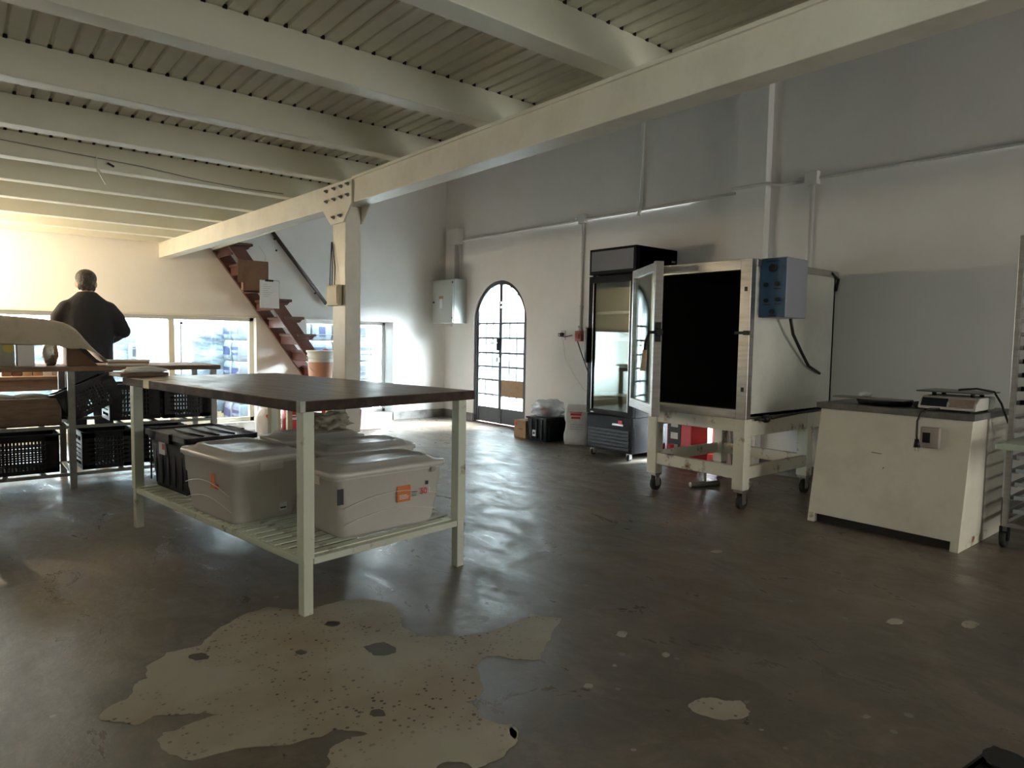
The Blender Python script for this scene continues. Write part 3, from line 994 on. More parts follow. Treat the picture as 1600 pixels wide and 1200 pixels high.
bA = clear_box('clear storage box with small white tag, beside the black tote', 0.17, 0.88, R(90), .60, .42, .33)
MB().box(-.245, -.243, .02, .06, .04, .075).build('small_tag', PAPER, bA)
xx = -.5 * .60 * .81 - .012
MB().box(xx - .002, xx, -.10, -.06, .035, .075).build('white_tag', PAPER, bA)
MB().box(xx - .003, xx - .002, -.095, -.065, .045, .052).build('print_line', INK, bA)
yA = side_y(.42, .33, .2) + .004
MB().box(-.10, -.055, yA, yA + .002, .16, .235).build('orange_sticker', ORANGE, bA)
MB().box(-.135, -.105, yA, yA + .002, .16, .185).build('red_print', REDT, bA)
bC = clear_box('clear storage box directly behind the one marked 50', 0.72, 0.655, R(-7), .56, .37, .325)
MB().box(-.185, -.17, -.188, -.184, .255, .285).build('black_sticker', INK, bC)
bD = clear_box('clear storage box at the back carrying a khaki cloth', 0.70, 1.075, R(-2), .52, .38, .335)
o = thing('cloth', 'crumpled khaki cloth heaped on the rearmost clear box', 'cloth', tw(0.80, 1.10, ZS + .352), TA)
MB().blob((0, 0, .035), (.13, .11, .06), .55, 2.6, 11, flat=0.0, sub=4).build('fabric', KHAKI, o)

# black tote
o = thing('black_tote', 'black plastic tote with flat lid and white label', 'storage box', tw(0.265, 1.595, ZS), TA + R(90))
L, W, H = .60, .42, .335
prof = [(.80, 0), (.82, .02), (.90, H - .06), (.94, H - .055), (.95, H - .03)]
b = MB().rings([rrect(L * s, W * s, .03, z, 3) for s, z in prof], False)
b.build('tote_body', NAVY, o)
b = MB()
for k in range(-3, 4):
    b.box(k * .09 - .004, k * .09 + .004, W * .425, W * .442, .03, H - .07)
b.build('moulded_rib', NAVY, o)
b = MB().rings([rrect(L * .96, W * .95, .02, H - .03, 3), rrect(L, W, .025, H - .03, 3), rrect(L, W, .025, H, 3), rrect(L * .95, W * .93, .02, H, 3), rrect(L * .94, W * .92, .02, H - .010, 3), rrect(.1, .1, .02, H - .010, 3)], False)
b.build('lid', BLACK, o)
for k in range(3):
    MB().tube([(-.20, -.11 + k * .09, H - .008), (0, -.09 + k * .09, H - .004), (.20, -.11 + k * .09, H - .008)], .004, 6).build('lid_rib', BLACK, o)
for sy in (-1, 1):
    MB().box(-.10, .10, sy * W * .5 - .012, sy * W * .5 + .012, H - .05, H + .006).build('handle_clip', BLACK, o, 0.004)
yk = W * .5 * .88
MB().box(.02, .11, yk - .006, yk + .012, .205, .275).build('white_label', PAPER, o)
MB().box(.025, .06, yk + .012, yk + .013, .235, .268).build('red_print', REDT, o)

# ================================================================== DISPLAY FRIDGE
o = thing('display_fridge', 'tall black glass-door display fridge on casters', 'fridge', (4.93, 4.17, 0))
DX, DYW = .62, .595
b = MB()
b.box(.05, DX, 0, DYW, .075, .42).box(.05, DX, 0, .035, .42, 2.05).box(.05, DX, DYW - .035, DYW, .42, 2.05).box(DX - .035, DX, 0, DYW, .42, 2.05).box(.05, DX, 0, DYW, 1.80, 2.05)
b.build('cabinet', BLACKM, o, 0.004)
MB().box(.052, DX - .036, .036, DYW - .036, .42, .425).box(DX - .045, DX - .036, .036, DYW - .036, .42, 1.80).box(.06, DX - .04, .036, .042, .42, 1.8).box(.06, DX - .04, DYW - .042, DYW - .036, .42, 1.8).build('liner', FRIDGEIN, o)
h = MB().box(0.0, .05, 0, DYW, 1.80, 2.05).build('header', BLACKM, o, 0.004)
MB().box(-.004, 0, .03, DYW - .03, 1.835, 2.025).build('sign_panel', SIGNG, h)
d = MB().box(0, .048, 0, .055, .425, 1.785).box(0, .048, DYW - .055, DYW, .425, 1.785).box(0, .048, .055, DYW - .055, 1.72, 1.785).box(0, .048, .055, DYW - .055, .425, .47).build('door', BLACKM, o, 0.003)
MB().box(.018, .024, .055, DYW - .055, .47, 1.72).build('door_glass', FGLASS, d)
MB().box(-.045, -.003, DYW - .03, DYW + .005, .93, 1.28).build('handle', BLACK, d, 0.006)
MB().box(.0, .006, .058, .062, .47, 1.72).box(0, .006, DYW - .062, DYW - .058, .47, 1.72).build('chrome_trim', STEEL, d)
MB().box(-.002, 0, DYW - .10, DYW - .06, .437, .447).build('badge', PVC, d)
k = MB().box(.012, .05, 0, DYW, .075, .42).build('base_panel', BLACKM, o, 0.003)
for i in range(6):
    MB().box(0.0, .012, .03, DYW - .03, .10 + i * .034, .122 + i * .034).build('grille_slat', BLACK, k)
MB().box(-.003, .012, .10, .24, .335, .352).build('name_strip', STEEL, k)
MB().box(-.004, .012, .115, .165, .35, .385).build('red_badge', REDT, k)
for i, zz in enumerate((.62, .90, 1.16, 1.42)):
    s = MB()
    for q in range(12):
        s.cyl((.08, .06 + q * .0435, zz), (DX - .06, .06 + q * .0435, zz), .003, seg=5)
    s.cyl((.08, .05, zz), (.08, DYW - .05, zz), .005, seg=6)
    s.build('wire_shelf', PVC, o)
    MB().box(.066, .07, .05, DYW - .05, zz - .008, zz + .02).build('price_rail', PVC, o)
for (xx, y_) in ((.05, .06), (.05, DYW - .06), (DX - .06, .06), (DX - .06, DYW - .06)):
    c = MB().cyl((xx, y_ - .012, .03), (xx, y_ + .012, .03), .03, seg=16).build('caster', RUBBER, o)
    MB().box(xx - .018, xx + .018, y_ - .02, y_ - .014, .02, .076).box(xx - .018, xx + .018, y_ + .014, y_ + .02, .02, .076).build('fork', STEEL, c)
MB().box(DX - .09, DX - .03, -.003, 0, 1.925, 1.945).build('maker_plate', STEEL, o)

# ================================================================== PROVING OVEN
o = thing('proofing_oven', 'white and steel proofing oven with open door on a rusty caster stand', 'oven', (4.13, 2.50, 0))
OD, OW, Z0, Z1 = 1.22, .83, .64, 1.72
b = MB().box(.06, OD, 0, .03, Z0, Z1 - .04).box(.06, OD, OW - .03, OW, Z0, Z1 - .04).box(OD - .03, OD, 0, OW, Z0, Z1 - .04).box(.06, OD, 0, OW, Z0, Z0 + .03)
b.build('cabinet', OVENW, o, 0.004)
MB().box(.06, OD + .02, -.012, OW + .01, Z1 - .05, Z1).build('top_cap', STEEL, o, 0.004)
MB().box(.07, OD - .03, .03, OW - .03, Z0 + .03, Z0 + .035).box(OD - .035, OD - .03, .03, OW - .03, Z0 + .03, Z1 - .05).box(.07, OD - .03, .03, .035, Z0, Z1 - .05).box(.07, OD - .03, OW - .035, OW - .03, Z0, Z1 - .05).box(.07, OD - .03, .03, OW - .03, Z1 - .06, Z1 - .05).build('dark_lining', DARK, o)
MB().box(0, .06, -.005, .075, Z0 - .01, Z1).build('front_post', STEEL, o, 0.003)
MB().box(0, .06, OW - .075, OW + .005, Z0 - .01, Z1).build('front_post', STEEL, o, 0.003)
MB().box(0, .06, .075, OW - .075, Z1 - .075, Z1).build('front_rail', STEEL, o, 0.003)
MB().box(0, .06, .075, OW - .075, Z0 - .01, Z0 + .055).build('front_rail', STEEL, o, 0.003)
MB().box(-.012, .0, -.012, .035, 1.205, 1.235).box(-.012, .0, .03, .10, 1.21, 1.23).build('latch_keeper', BLACK, o, 0.002)
for zz in (.82, 1.50):
    MB().box(-.004, 0, .02, .04, zz, zz + .03).build('hinge_screw', BLACK, o)
# open door swung right back past the left side
dd = link('door', None, o, loc=(-.235, .575, 0), rz=R(54.5))
DWd = .70
fr = MB().box(0, .05, -.03, .03, Z0 - .03, Z1 + .005).box(DWd - .045, DWd, -.02, .02, Z0 - .02, Z1).box(.05, DWd - .045, -.02, .02, Z1 - .06, Z1).box(.05, DWd - .045, -.02, .02, Z0 - .02, Z0 + .05)
fr.build('door_frame', STEEL, dd, 0.003)
MB().box(.05, DWd - .045, -.003, .003, Z0 + .05, Z1 - .06).build('door_glass', FGLASS, dd)
MB().box(-.012, .0, -.022, .022, 1.15, 1.29).cyl((-.012, 0, 1.22), (-.045, 0, 1.22), .028).build('latch', BLACK, dd, 0.003)
MB().tube([(-.035, .0, 1.22), (-.02, .07, 1.215), (.0, .085, 1.15), (.0, .09, 1.08)], .012).build('handle_arm', BLACK, dd)
MB().cyl((.0, .09, 1.09), (.0, .10, .94), .016, .02).build('wooden_grip', WOODL, dd)
# stand
ST = .085
for (xx, y_) in ((0, 0), (0, OW - ST), (OD - ST - .25, 0), (OD - ST - .25, OW - ST)):
    MB().box(xx, xx + ST, y_, y_ + ST, .14, Z0 - .01).build('leg', RUSTW, o, 0.004)
for y_ in (0, OW - .05):
    MB().box(ST, OD - ST - .25, y_ + .005, y_ + .045, .215, .30).build('side_rail', RUSTW, o, 0.003)
    MB().box(ST, OD - .04, y_ + .005, y_ + .045, Z0 - .13, Z0 - .01).build('side_rail', RUSTW, o, 0.003)
for xx in (0.01, OD - .25 - .06):
    MB().box(xx, xx + .045, ST, OW - ST, .215, .30).build('cross_rail', RUSTW, o, 0.003)
    MB().box(xx, xx + .045, ST, OW - ST, Z0 - .10, Z0 - .01).build('cross_rail', RUSTW, o, 0.003)
for (xx, y_) in ((.04, .04), (.04, OW - .045), (OD - .30, .04), (OD - .30, OW - .045)):
    c = MB().cyl((xx + .02, y_ - .016, .052), (xx + .02, y_ + .016, .052), .052, seg=20).build('caster', RUBBER, o)
    MB().cyl((xx + .02, y_ - .018, .052), (xx + .02, y_ + .018, .052), .022, seg=12).box(xx - .01, xx + .035, y_ - .026, y_ - .02, .04, .125).box(xx - .01, xx + .035, y_ + .02, y_ + .026, .04, .125).box(xx - .03, xx + .045, y_ - .035, y_ + .035, .122, .14).build('fork', STEEL, c)
# control box on the near side
cb = MB().box(.12, .40, -.19, 0, 1.325, 1.725).build('control_box', mat('control_box_grey', (.24, .25, .29), .4), o, 0.008)
MB().box(.113, .12, -.185, -.005, 1.33, 1.718).build('blue_front', BLUEPANEL, cb)
for (y_, zz, r_) in ((-.095, 1.655, .026), (-.05, 1.545, .015), (-.13, 1.548, .015), (-.055, 1.44, .013), (-.135, 1.445, .013), (-.10, 1.365, .016)):
    MB().cyl((.113, y_, zz), (.098, y_, zz), r_, seg=16).build('knob', BLACK, cb)
for (y_, zz, w) in ((-.095, 1.70, .05), (-.13, 1.518, .024), (-.055, 1.412, .02), (-.135, 1.415, .024), (-.10, 1.338, .03)):
    MB().box(.1125, .113, y_ - w, y_ + w, zz - .004, zz + .004).build('printed_caption', INK, cb)
MB().tube([(.36, -.10, 1.325), (.46, -.07, 1.22), (.62, -.05, 1.10), (.78, -.03, .99), (.98, -.02, .93)], .011).build('power_cable', CABLE, o)
MB().tube([(.10, -.012, Z0 - .015), (.14, -.04, Z0 - .01), (.22, -.05, Z0 - .02), (.24, -.03, Z0 + .01), (.30, -.025, Z0 - .015), (.6, -.015, Z0 - .005), (1.0, -.012, Z0 + .012)], .008).build('gas_hose', CABLE, o)
MB().blob((.20, -.04, Z0 - .01), (.035, .03, .03), .3, 3, 5, sub=2).build('hose_valve', BLACK, o)
MB().tube([(OD - .1, -.008, 1.70), (OD + .015, -.012, 1.66), (OD - .01, -.006, 1.57)], .012).build('corner_flap', BLACK, o)

# things seen below and behind the oven
o = thing('gas_regulator', 'small red bottled gas unit standing behind the oven stand', 'gas unit', (5.30, 3.80, 0))
MB().box(-.13, .13, -.14, .14, .02, .52).build('red_case', RED, o, 0.012)
MB().box(-.133, -.13, -.02, .12, .10, .48).build('black_grille', INK, o)
for zz in (.14, .25, .36):
    MB().box(-.136, -.133, .01, .09, zz, zz + .06).build('white_sticker', PAPER, o)
for y_ in (-.08, .06, .16):
    MB().cyl((-.17, y_, .14), (-.17, y_, .20), .03).build('tap', RED, o)
MB().box(-.20, -.12, -.10, .18, .0, .02).build('foot', BLACK, o)
o = thing('metal_pipe', 'grey pipe leaning on the wall behind the oven', 'pipe')
MB().cyl((5.38, 3.36, .02), (5.53, 3.52, .75), .014).build('tube', GREYM, o)
o = thing('brass_fitting', 'cream pipe fitting lying on the floor under the oven', 'pipe fitting', (4.75, 2.86, 0))
MB().cyl((-.06, 0, .03), (.10, .02, .03), .03).cyl((0, 0, .03), (0, 0, .13), .02).build('tee', RUSTW, o)
MB().cyl((0, .0, .13), (0, 0, .145), .035).build('cap', RUSTW, o)
o = thing('pipe_scrap', 'grey pipe scrap lying under the oven stand', 'pipe', (4.6, 3.12, 0))
MB().cyl((-.12, .05, .022), (.12, -.05, .022), .022).cyl((0, 0, .02), (.03, .02, .12), .013).build('tube', GREYM, o)

# ================================================================== WHITE COUNTER
o = thing('counter', 'cream enamel counter with sloping front and dark top', 'counter', (4.29, 1.25, 0))
CW = .865
S = [(0.0, .055), (.115, .735), (.72, .735), (.74, .055)]
MB().prism(S, 1, 0.0, CW).build('body', COUNTW, o, 0.004)
for y_ in (0.0, CW - .045):
    MB().prism([(-.008, 0), (0.0, .06), (.74, .06), (.76, 0)], 1, y_, y_ + .045).build('foot', RUSTW, o, 0.003)
MB().box(.03, .72, .045, CW - .045, .0, .055).build('dark_plinth', DARK, o)
MB().box(.085, .75, -.015, CW + .02, .735, .772).build('top', mat('dark_counter_top', (.12, .115, .11), .35, col2=(.22, .21, .2), scale=9), o, 0.003)


def cx(z):
    return .115 * (z - .055) / .68


sw = link('switch', None, o, loc=(cx(.62), .20, .62))
MB().box(-.035, 0, -.05, .05, -.06, .06).build('switch_box', mat('switch_grey', (.42, .36, .32), .5), sw, 0.005)
MB().box(-.040, -.035, -.005, .035, -.03, .03).build('button', BLACK, sw, 0.002)
MB().tube([(cx(.49) - .001, .52, .49), (cx(.49) - .001, .46, .488)], .002, 5).build('scratch', INK, o)
MB().tube([(cx(.42) - .001, .445, .40), (cx(.42) - .001, .438, .41)], .003, 5).build('scratch', INK, o)

o = thing('kitchen_scale', 'white electronic scale with steel plate on the counter top', 'scale', (4.60, 1.40, .772))
MB().prism([(-.17, .012), (-.15, .055), (-.09, .085), (.17, .085), (.17, .012)], 1, -.15, .15).build('scale_body', SCALEW, o, 0.006)
M_ = Matrix.Translation((-.150, 0, .048)) @ Matrix.Rotation(R(-56), 4, 'Y')
MB().box(-.024, .030, .0, .135, -.002, .004, M_).build('display', LCD, o)
MB().box(-.024, .030, -.135, -.012, -.002, .004, M_).build('keypad', KEYS, o)
for (a, b) in ((-.13, -.11), (-.13, .11), (.13, -.11), (.13, .11)):
    MB().cyl((a, b, 0), (a, b, .013), .016).build('foot', RUBBER, o)
for (a, b) in ((-.06, -.1), (-.06, .1), (.1, -.1), (.1, .1)):
    MB().cyl((a, b, .085), (a, b, .11), .012).build('plate_post', BLACK, o)
MB().box(-.135, .165, -.175, .175, .108, .116).build('weighing_plate', mat('dull_steel', (.24, .23, .22), .35, .7), o, 0.003)
MB().tube([(.10, .02, .118), (-.02, -.02, .125), (.0, -.10, .135), (.06, -.17, .12), (.10, -.20, .05), (.12, -.23, -.05), (.20, -.24, -.14)], .006).build('cord', CABLE, o)
MB().tube([(-.15, .02, .015), (-.205, .07, .012), (-.235, .105, -.01), (-.255, .115, -.06), (-.268, .11, -.14), (-.275, .105, -.17)], .006).build('plug_cord', CABLE, o)
MB().cyl((-.275, .105, -.165), (-.285, .10, -.21), .012, .018).build('plug', BLACK, o)
for k in (-1, 1):
    MB().cyl((-.285, .10 + k * .008, -.21), (-.288, .10 + k * .008, -.232), .003).build('plug_pin', STEEL, o)

o = thing('baking_pan', 'dark shallow round pan on the counter top', 'pan', (4.60, 1.80, .772))
MB().cyl((0, 0, 0), (0, 0, .03), .15, .165, seg=28).build('pan_body', BLACKM, o)
MB().cyl((0, 0, .03), (0, 0, .032), .15, .15, seg=28).build('pan_floor', mat('dull_steel2', (.2, .2, .2), .3, .8), o)
o = thing('metal_tray', 'thin metal tray resting across the dark pan', 'tray', (4.55, 1.86, .806))
MB().box(-.07, .07, -.22, .22, 0, .008).build('sheet', mat('tray_alloy', (.30, .29, .28), .4, .7), o, 0.002)
MB().blob((.02, .05, .026), (.03, .045, .02), .2, 2, 2, flat=.008, sub=2).build('dough_scrap', SACKW, o)
o = thing('rolled_cloth', 'dark folded rag beside the scale on the counter', 'cloth', (4.62, 1.60, .772))
MB().blob((0, 0, .018), (.09, .035, .02), .3, 3, 9, flat=0.0).build('fabric', mat('dark_rag', (.03, .03, .035), .8), o)

# ================================================================== TRAY RACK (right edge)
o = thing('tray_rack', 'tall aluminium tray rack on casters at the right edge', 'rack', (4.655, 1.135, 0))
RW, RD = .50, .60
for xx in (0, RD):
    for y_ in (0, -RW):
        MB().box(xx - .014, xx + .014, y_ - .014, y_ + .014, .12, 1.78).build('post', STEEL, o, 0.002)
        c = MB().cyl((xx, y_ - .014, .045), (xx, y_ + .014, .045), .045, seg=16).build('caster', RUBBER, o)
        MB().box(xx - .02, xx + .02, y_ - .022, y_ - .016, .04, .12).box(xx - .02, xx + .02, y_ + .016, y_ + .022, .04, .12).build('fork', BLACK, c)
run = MB().box(-.01, RD + .01, -.045, -.014, 0, .003).box(-.01, RD + .01, -.017, -.014, 0, .025).mesh('tray_runner')
run.materials.append(STEEL)
run2 = MB().box(-.01, RD + .01, -RW + .014, -RW + .045, 0, .003).box(-.01, RD + .01, -RW + .014, -RW + .017, 0, .025).mesh('tray_runner')
run2.materials.append(STEEL)
for k in range(20):
    link('tray_runner', run, o, loc=(0, 0, .20 + k * .078))
    link('tray_runner', run2, o, loc=(0, 0, .20 + k * .078))
for zz in (.13, 1.77):
    MB().box(0, RD, -.012, .012, zz - .01, zz + .01).box(0, RD, -RW - .012, -RW + .012, zz - .01, zz + .01).box(-.012, .012, -RW, 0, zz - .01, zz + .01).box(RD - .012, RD + .012, -RW, 0, zz - .01, zz + .01).build('frame_bar', STEEL, o)
o = thing('baking_tray', 'pale green tray pulled out of the tray rack', 'tray', (4.63, 0.885, .594))
MB().box(-.27, .30, -.22, .245, .003, .035).build('tray_body', TRAYG, o, 0.004)
MB().box(-.25, .28, -.205, .225, .035, .038).build('tray_lining', TRAYG, o)
for k, zz in enumerate((.203, .281, .359, .437, .515)):
    o = thing('baking_tray', ['lowest', 'second lowest', 'third lowest', 'fourth lowest', 'fifth lowest'][k] + ' aluminium tray slid inside the tray rack', 'tray', (4.66, 0.885, zz))
    MB().box(.0, .56, -.215, .218, .0, .004).box(.0, .006, -.215, .218, .004, .022).box(.554, .56, -.215, .218, .004, .022).build('tray_body', mat('tray_alloy3', (.62, .66, .74), .3, .7), o)
for k, zz in enumerate((.827, .905, .983, 1.061, 1.139, 1.217)):
    o = thing('baking_tray', ['lowest', 'second', 'third', 'fourth', 'fifth', 'topmost'][k] + ' dark tray on the upper runners of the tray rack', 'tray', (4.66, 0.885, zz))
    MB().box(-.0, .56, -.215, .218, .0, .004).box(.0, .006, -.215, .218, .004, .026).build('tray_body', BLACKM, o)


# ================================================================== CRATES
def crate_meshes(L, W, H):
    body = MB()
    t = .008
    body.box(-L / 2, L / 2, -W / 2, -W / 2 + t, H - .05, H).box(-L / 2, L / 2, W / 2 - t, W / 2, H - .05, H)
    body.box(-L / 2, -L / 2 + t, -W / 2, W / 2, H - .04, H).box(L / 2 - t, L / 2, -W / 2, W / 2, H - .04, H)
    body.box(-L / 2 - .006, L / 2 + .006, -W / 2 - .006, -W / 2 + t, H - .012, H).box(-L / 2 - .006, L / 2 + .006, W / 2 - t, W / 2 + .006, H - .012, H)
    body.box(-L / 2 - .006, -L / 2 + t, -W / 2, W / 2, H - .012, H).box(L / 2 - t, L / 2 + .006, -W / 2, W / 2, H - .012, H)
    for sx in (-1, 1):
        for sy in (-1, 1):
            body.box(sx * (L / 2 - .085), sx * L / 2, sy * (W / 2 - t), sy * W / 2, 0, H)
            body.box(sx * (L / 2 - t), sx * L / 2, sy * (W / 2 - .055), sy * W / 2, 0, H)
    body.box(-L / 2, L / 2, -W / 2, -W / 2 + t, 0, .03).box(-L / 2, L / 2, W / 2 - t, W / 2, 0, .03)
    body.box(-L / 2, -L / 2 + t, -W / 2, W / 2, 0, .03).box(L / 2 - t, L / 2, -W / 2, W / 2, 0, .03)
    lat = MB()
    n = int((L - .11) / .021)
    for i in range(1, n):
        x = -L / 2 + .055 + i * (L - .11) / n
        for sy in (-1, 1):
            lat.box(x - .0055, x + .0055, sy * (W / 2 - .006), sy * (W / 2 - .001), .03, H - .05)
    for k in range(1, 6):
        z = .03 + k * (H - .08) / 6
        for sy in (-1, 1):
            lat.box(-L / 2 + .05, L / 2 - .05, sy * (W / 2 - .008), sy * (W / 2), z - .006, z + .006)
        for sx in (-1, 1):
            lat.box(sx * (L / 2 - .008), sx * L / 2, -W / 2 + .05, W / 2 - .05, z - .011, z + .011)
    for sx in (-1, 1):
        lat.box(sx * (L / 2 - .008), sx * L / 2, -.006, .006, .03, H - .04)
    base = MB()
    nb = int(W / .035)
    for i in range(nb + 1):
        y = -W / 2 + .008 + i * (W - .016) / nb
        base.box(-L / 2 + .005, L / 2 - .005, y - .004, y + .004, 0.002, .012)
    nb = int(L / .035)
    for i in range(nb + 1):
        x = -L / 2 + .008 + i * (L - .016) / nb
        base.box(x - .004, x + .004, -W / 2 + .005, W / 2 - .005, 0.002, .012)
    out = []
    for nm, b in (('rim_and_corners', body), ('lattice_sides', lat), ('lattice_base', base)):
        me = b.mesh(nm)
        me.materials.append(BLACK)
        out.append((nm, me))
    return out


CRATE = crate_meshes(.50, .34, .285)
CRATES = crate_meshes(.36, .32, .285)


def crate(label, loc, rz=0.0, rx=0.0, ry=0.0, me=CRATE, group='black lattice crates on the metal rack'):
    o = thing('plastic_crate', label, 'crate', loc, 0, group)
    o.rotation_euler = (rx, ry, rz)
    for nm, q in me:
        link(nm, q, o)
    return o


# ================================================================== METAL RACK (left)
RY0, RY1, RX0, RX1 = 5.86, 6.43, -0.9, 1.65
rk = thing('metal_rack', 'long grey metal rack with wooden top and two open shelves', 'rack')
for x in (RX0, .66, RX1):
    for y in (RY0, RY1):
        MB().box(x - .022, x + .022, y - .02, y + .02, 0, .865).build('post', GREYM, rk, 0.002)
MB().box(RX0 - .03, RX1 + .05, RY0 - .04, RY1 + .04, .865, .90).build('rack_top', WOODB, rk, 0.004)
for zz in (.115, .465):
    for y in (RY0, RY1):
        MB().box(RX0, RX1, y - .012, y + .012, zz - .022, zz).build('shelf_rail', GREYM, rk)
    for x in [RX0 + .02, -.50, -.2, .05, .26, .48, .66, .98, 1.22, 1.44, 1.63]:
        MB().box(x - .016, x + .016, RY0, RY1, zz - .012, zz + .001).build('shelf_bearer', GREYM, rk)
ymid = (RY0 + RY1) / 2
crate('black lattice crate on bottom shelf at the left edge', (.335, ymid - .04, .117))
crate('black lattice crate on bottom shelf beside the rack post', (.90, ymid - .06, .117), R(2), me=CRATES)
crate('black lattice crate on bottom shelf partly behind the table leg', (1.30, ymid + .02, .117), R(-3), me=CRATES)
crate('black lattice crate on middle shelf left of the table leg', (1.10, ymid + .02, .467), R(1), me=CRATES)
crate('black lattice crate on middle shelf at the right end of rack', (1.475, ymid - .02, .467), R(0), me=CRATES)
crate('black lattice crate tipped askew on the middle shelf', (.822, ymid - .10, .552), R(8), R(-6), R(-24), me=crate_meshes(.40, .30, .23))
o = thing('wooden_crate', 'brown wooden box on the middle shelf beside tilted crate', 'box', (.24, ymid - .05, .467))
b = MB().box(-.35, .36, -.20, -.18, 0, .20).box(-.35, .36, .18, .20, 0, .20).box(-.35, -.33, -.18, .18, 0, .20).box(.34, .36, -.18, .18, 0, .20).box(-.35, .36, -.2, .2, 0, .015)
b.build('box_body', WOODB, o, 0.003)
for i in range(3):
    MB().blob((-.2 + i * .2, 0, .195), (.12, .15, .03), .3, 3, 20 + i, sub=2).build('paper_wad', KRAFT, o)

# draped kraft paper over things on the rack top
o = thing('kraft_sheet', 'large crumpled kraft paper sheet draped over boxes on rack', 'paper sheet')
prof = [(-.55, .98), (-.45, 1.22), (-.30, 1.27), (0.1, 1.275), (.28, 1.262), (.45, 1.25), (.58, 1.235), (.67, 1.20), (.72, 1.15), (.79, 1.06), (.86, .98), (.90, .925)]
vs, fs = [], []
NJ = 14
for i, (x, z) in enumerate(prof):
    for j in range(NJ + 1):
        hang = {0: .20, 1: .13, 2: .05}.get(j, 0.0) * max(0.0, min(1.0, (9.5 - i) / 3))
        s = max(0, j - 3) / (NJ - 3)
        y = RY0 - .012 - .006 * (3 - min(j, 3)) + s * .53
        hang *= 1 + .30 * noise.noise(Vector((x * 8, 4, 0)))
        dz = 0.020 * noise.noise(Vector((x * 7, y * 6, 2)))
        wob = .018 * noise.noise(Vector((x * 11, j * 1.7, 5)))
        vs.append((x + .01 * noise.noise(Vector((x * 5, y * 9, 0))), y + wob, max(z + dz - hang, .915)))
for i in range(len(prof) - 1):
    for j in range(NJ):
        a = i * (NJ + 1) + j
        fs.append((a, a + 1, a + NJ + 2, a + NJ + 1))
sh = MB().add(vs, fs, True).build('sheet', KRAFT, o)
so = sh.modifiers.new('thickness', 'SOLIDIFY'); so.thickness = .004
ss = sh.modifiers.new('sub', 'SUBSURF'); ss.levels = 1; ss.render_levels = 1
o = thing('white_carton', 'plain white carton standing under the kraft sheet', 'carton', (.405, ymid - .08, .90))
MB().box(-.05, .05, -.10, .10, 0, .21).build('carton_body', PAPER, o, 0.003)
o = thing('foil_bag', 'silver foil bag standing under the kraft sheet', 'bag', (.56, ymid - .08, .90))
MB().blob((0, 0, .10), (.05, .07, .105), .3, 2.5, 4, flat=0.0).build('bag_body', FOIL, o)
o = thing('grey_carton', 'grey carton with yellow mark at left under the sheet', 'carton', (.27, ymid - .06, .90))
MB().box(-.12, .07, -.10, .10, 0, .22).build('carton_body', mat('grey_card', (.34, .34, .30), .8), o, 0.003)
MB().cyl((.035, -.101, .13), (.035, -.1005, .13), .035, seg=16).build('yellow_mark', mat('yellow_print', (.45, .38, .10), .7), o)
o = thing('brown_carton', 'brown carton edge under the falling end of kraft sheet', 'carton', (.73, ymid - .06, .90))
MB().prism([(-.08, 0), (.12, 0), (.02, .10), (-.08, .24)], 1, -.12, .12).build('carton_body', CARDD, o, 0.003)
for k in range(3):
    o = thing('papers', ['lowest', 'middle', 'topmost'][k] + ' sheet of the small paper stack on rack top', 'paper', (1.06, ymid - .10 + k * .01, .9005 + k * .0135), R(-6 + 5 * k), 'paper stack on the rack')
    MB().box(-.14, .14, -.10, .10, 0, .012).build('sheets', PAPER if k != 1 else CARD, o)

# low wooden table by the window behind the rack
o = thing('low_table', 'old wooden table standing below the long window', 'table', (.55, 7.62, 0))
MB().box(-.40, .42, -.30, .30, .72, .75).build('table_top', WOODB, o, 0.003)
MB().box(-.36, .38, -.27, -.245, .62, .72).build('apron', WOODB, o)
MB().box(-.36, .38, .245, .27, .62, .72).build('apron', WOODB, o)
for (a, b) in ((-.30, -.25), (-.30, .25), (.36, -.25), (.36, .25)):
    MB().box(a - .03, a + .03, b - .03, b + .03, 0, .72).build('leg', WOODB, o, 0.003)
bc = [CARDD, STAIRW, WOODL, CARD, PAPER, KRAFT, BLUEP]
for k in range(7):
    q = thing('book', ['brown', 'dark red', 'tan', 'light brown', 'white', 'kraft', 'blue'][k] + ' box-like book in the row on the low wooden table', 'book', (.36 + k * .075, 7.52, .75), 0, 'row of books on the low table')
    MB().box(-.034, .034, -.08, .08, 0, .045 + .01 * (k % 3)).build('block', bc[k], q, 0.002)

# ================================================================== STAIRS
st = thing('staircase', 'steep open red-brown wooden staircase along the back wall', 'staircase')
SL = 1.375


def stringer(y0, y1, dx, nm):
    # upper edge passes (3.11,1.28), lower edge passes (2.90,1.34)
    xu = lambda z: 3.11 + (1.28 - z) / SL + dx
    xl = lambda z: 2.90 + (1.34 - z) / SL + dx
    MB().prism([(xu(0), 0), (xl(0), 0), (xl(2.115), 2.115), (xu(2.115), 2.115)], 1, y0, y1).build(nm, STAIRW, st, 0.003)


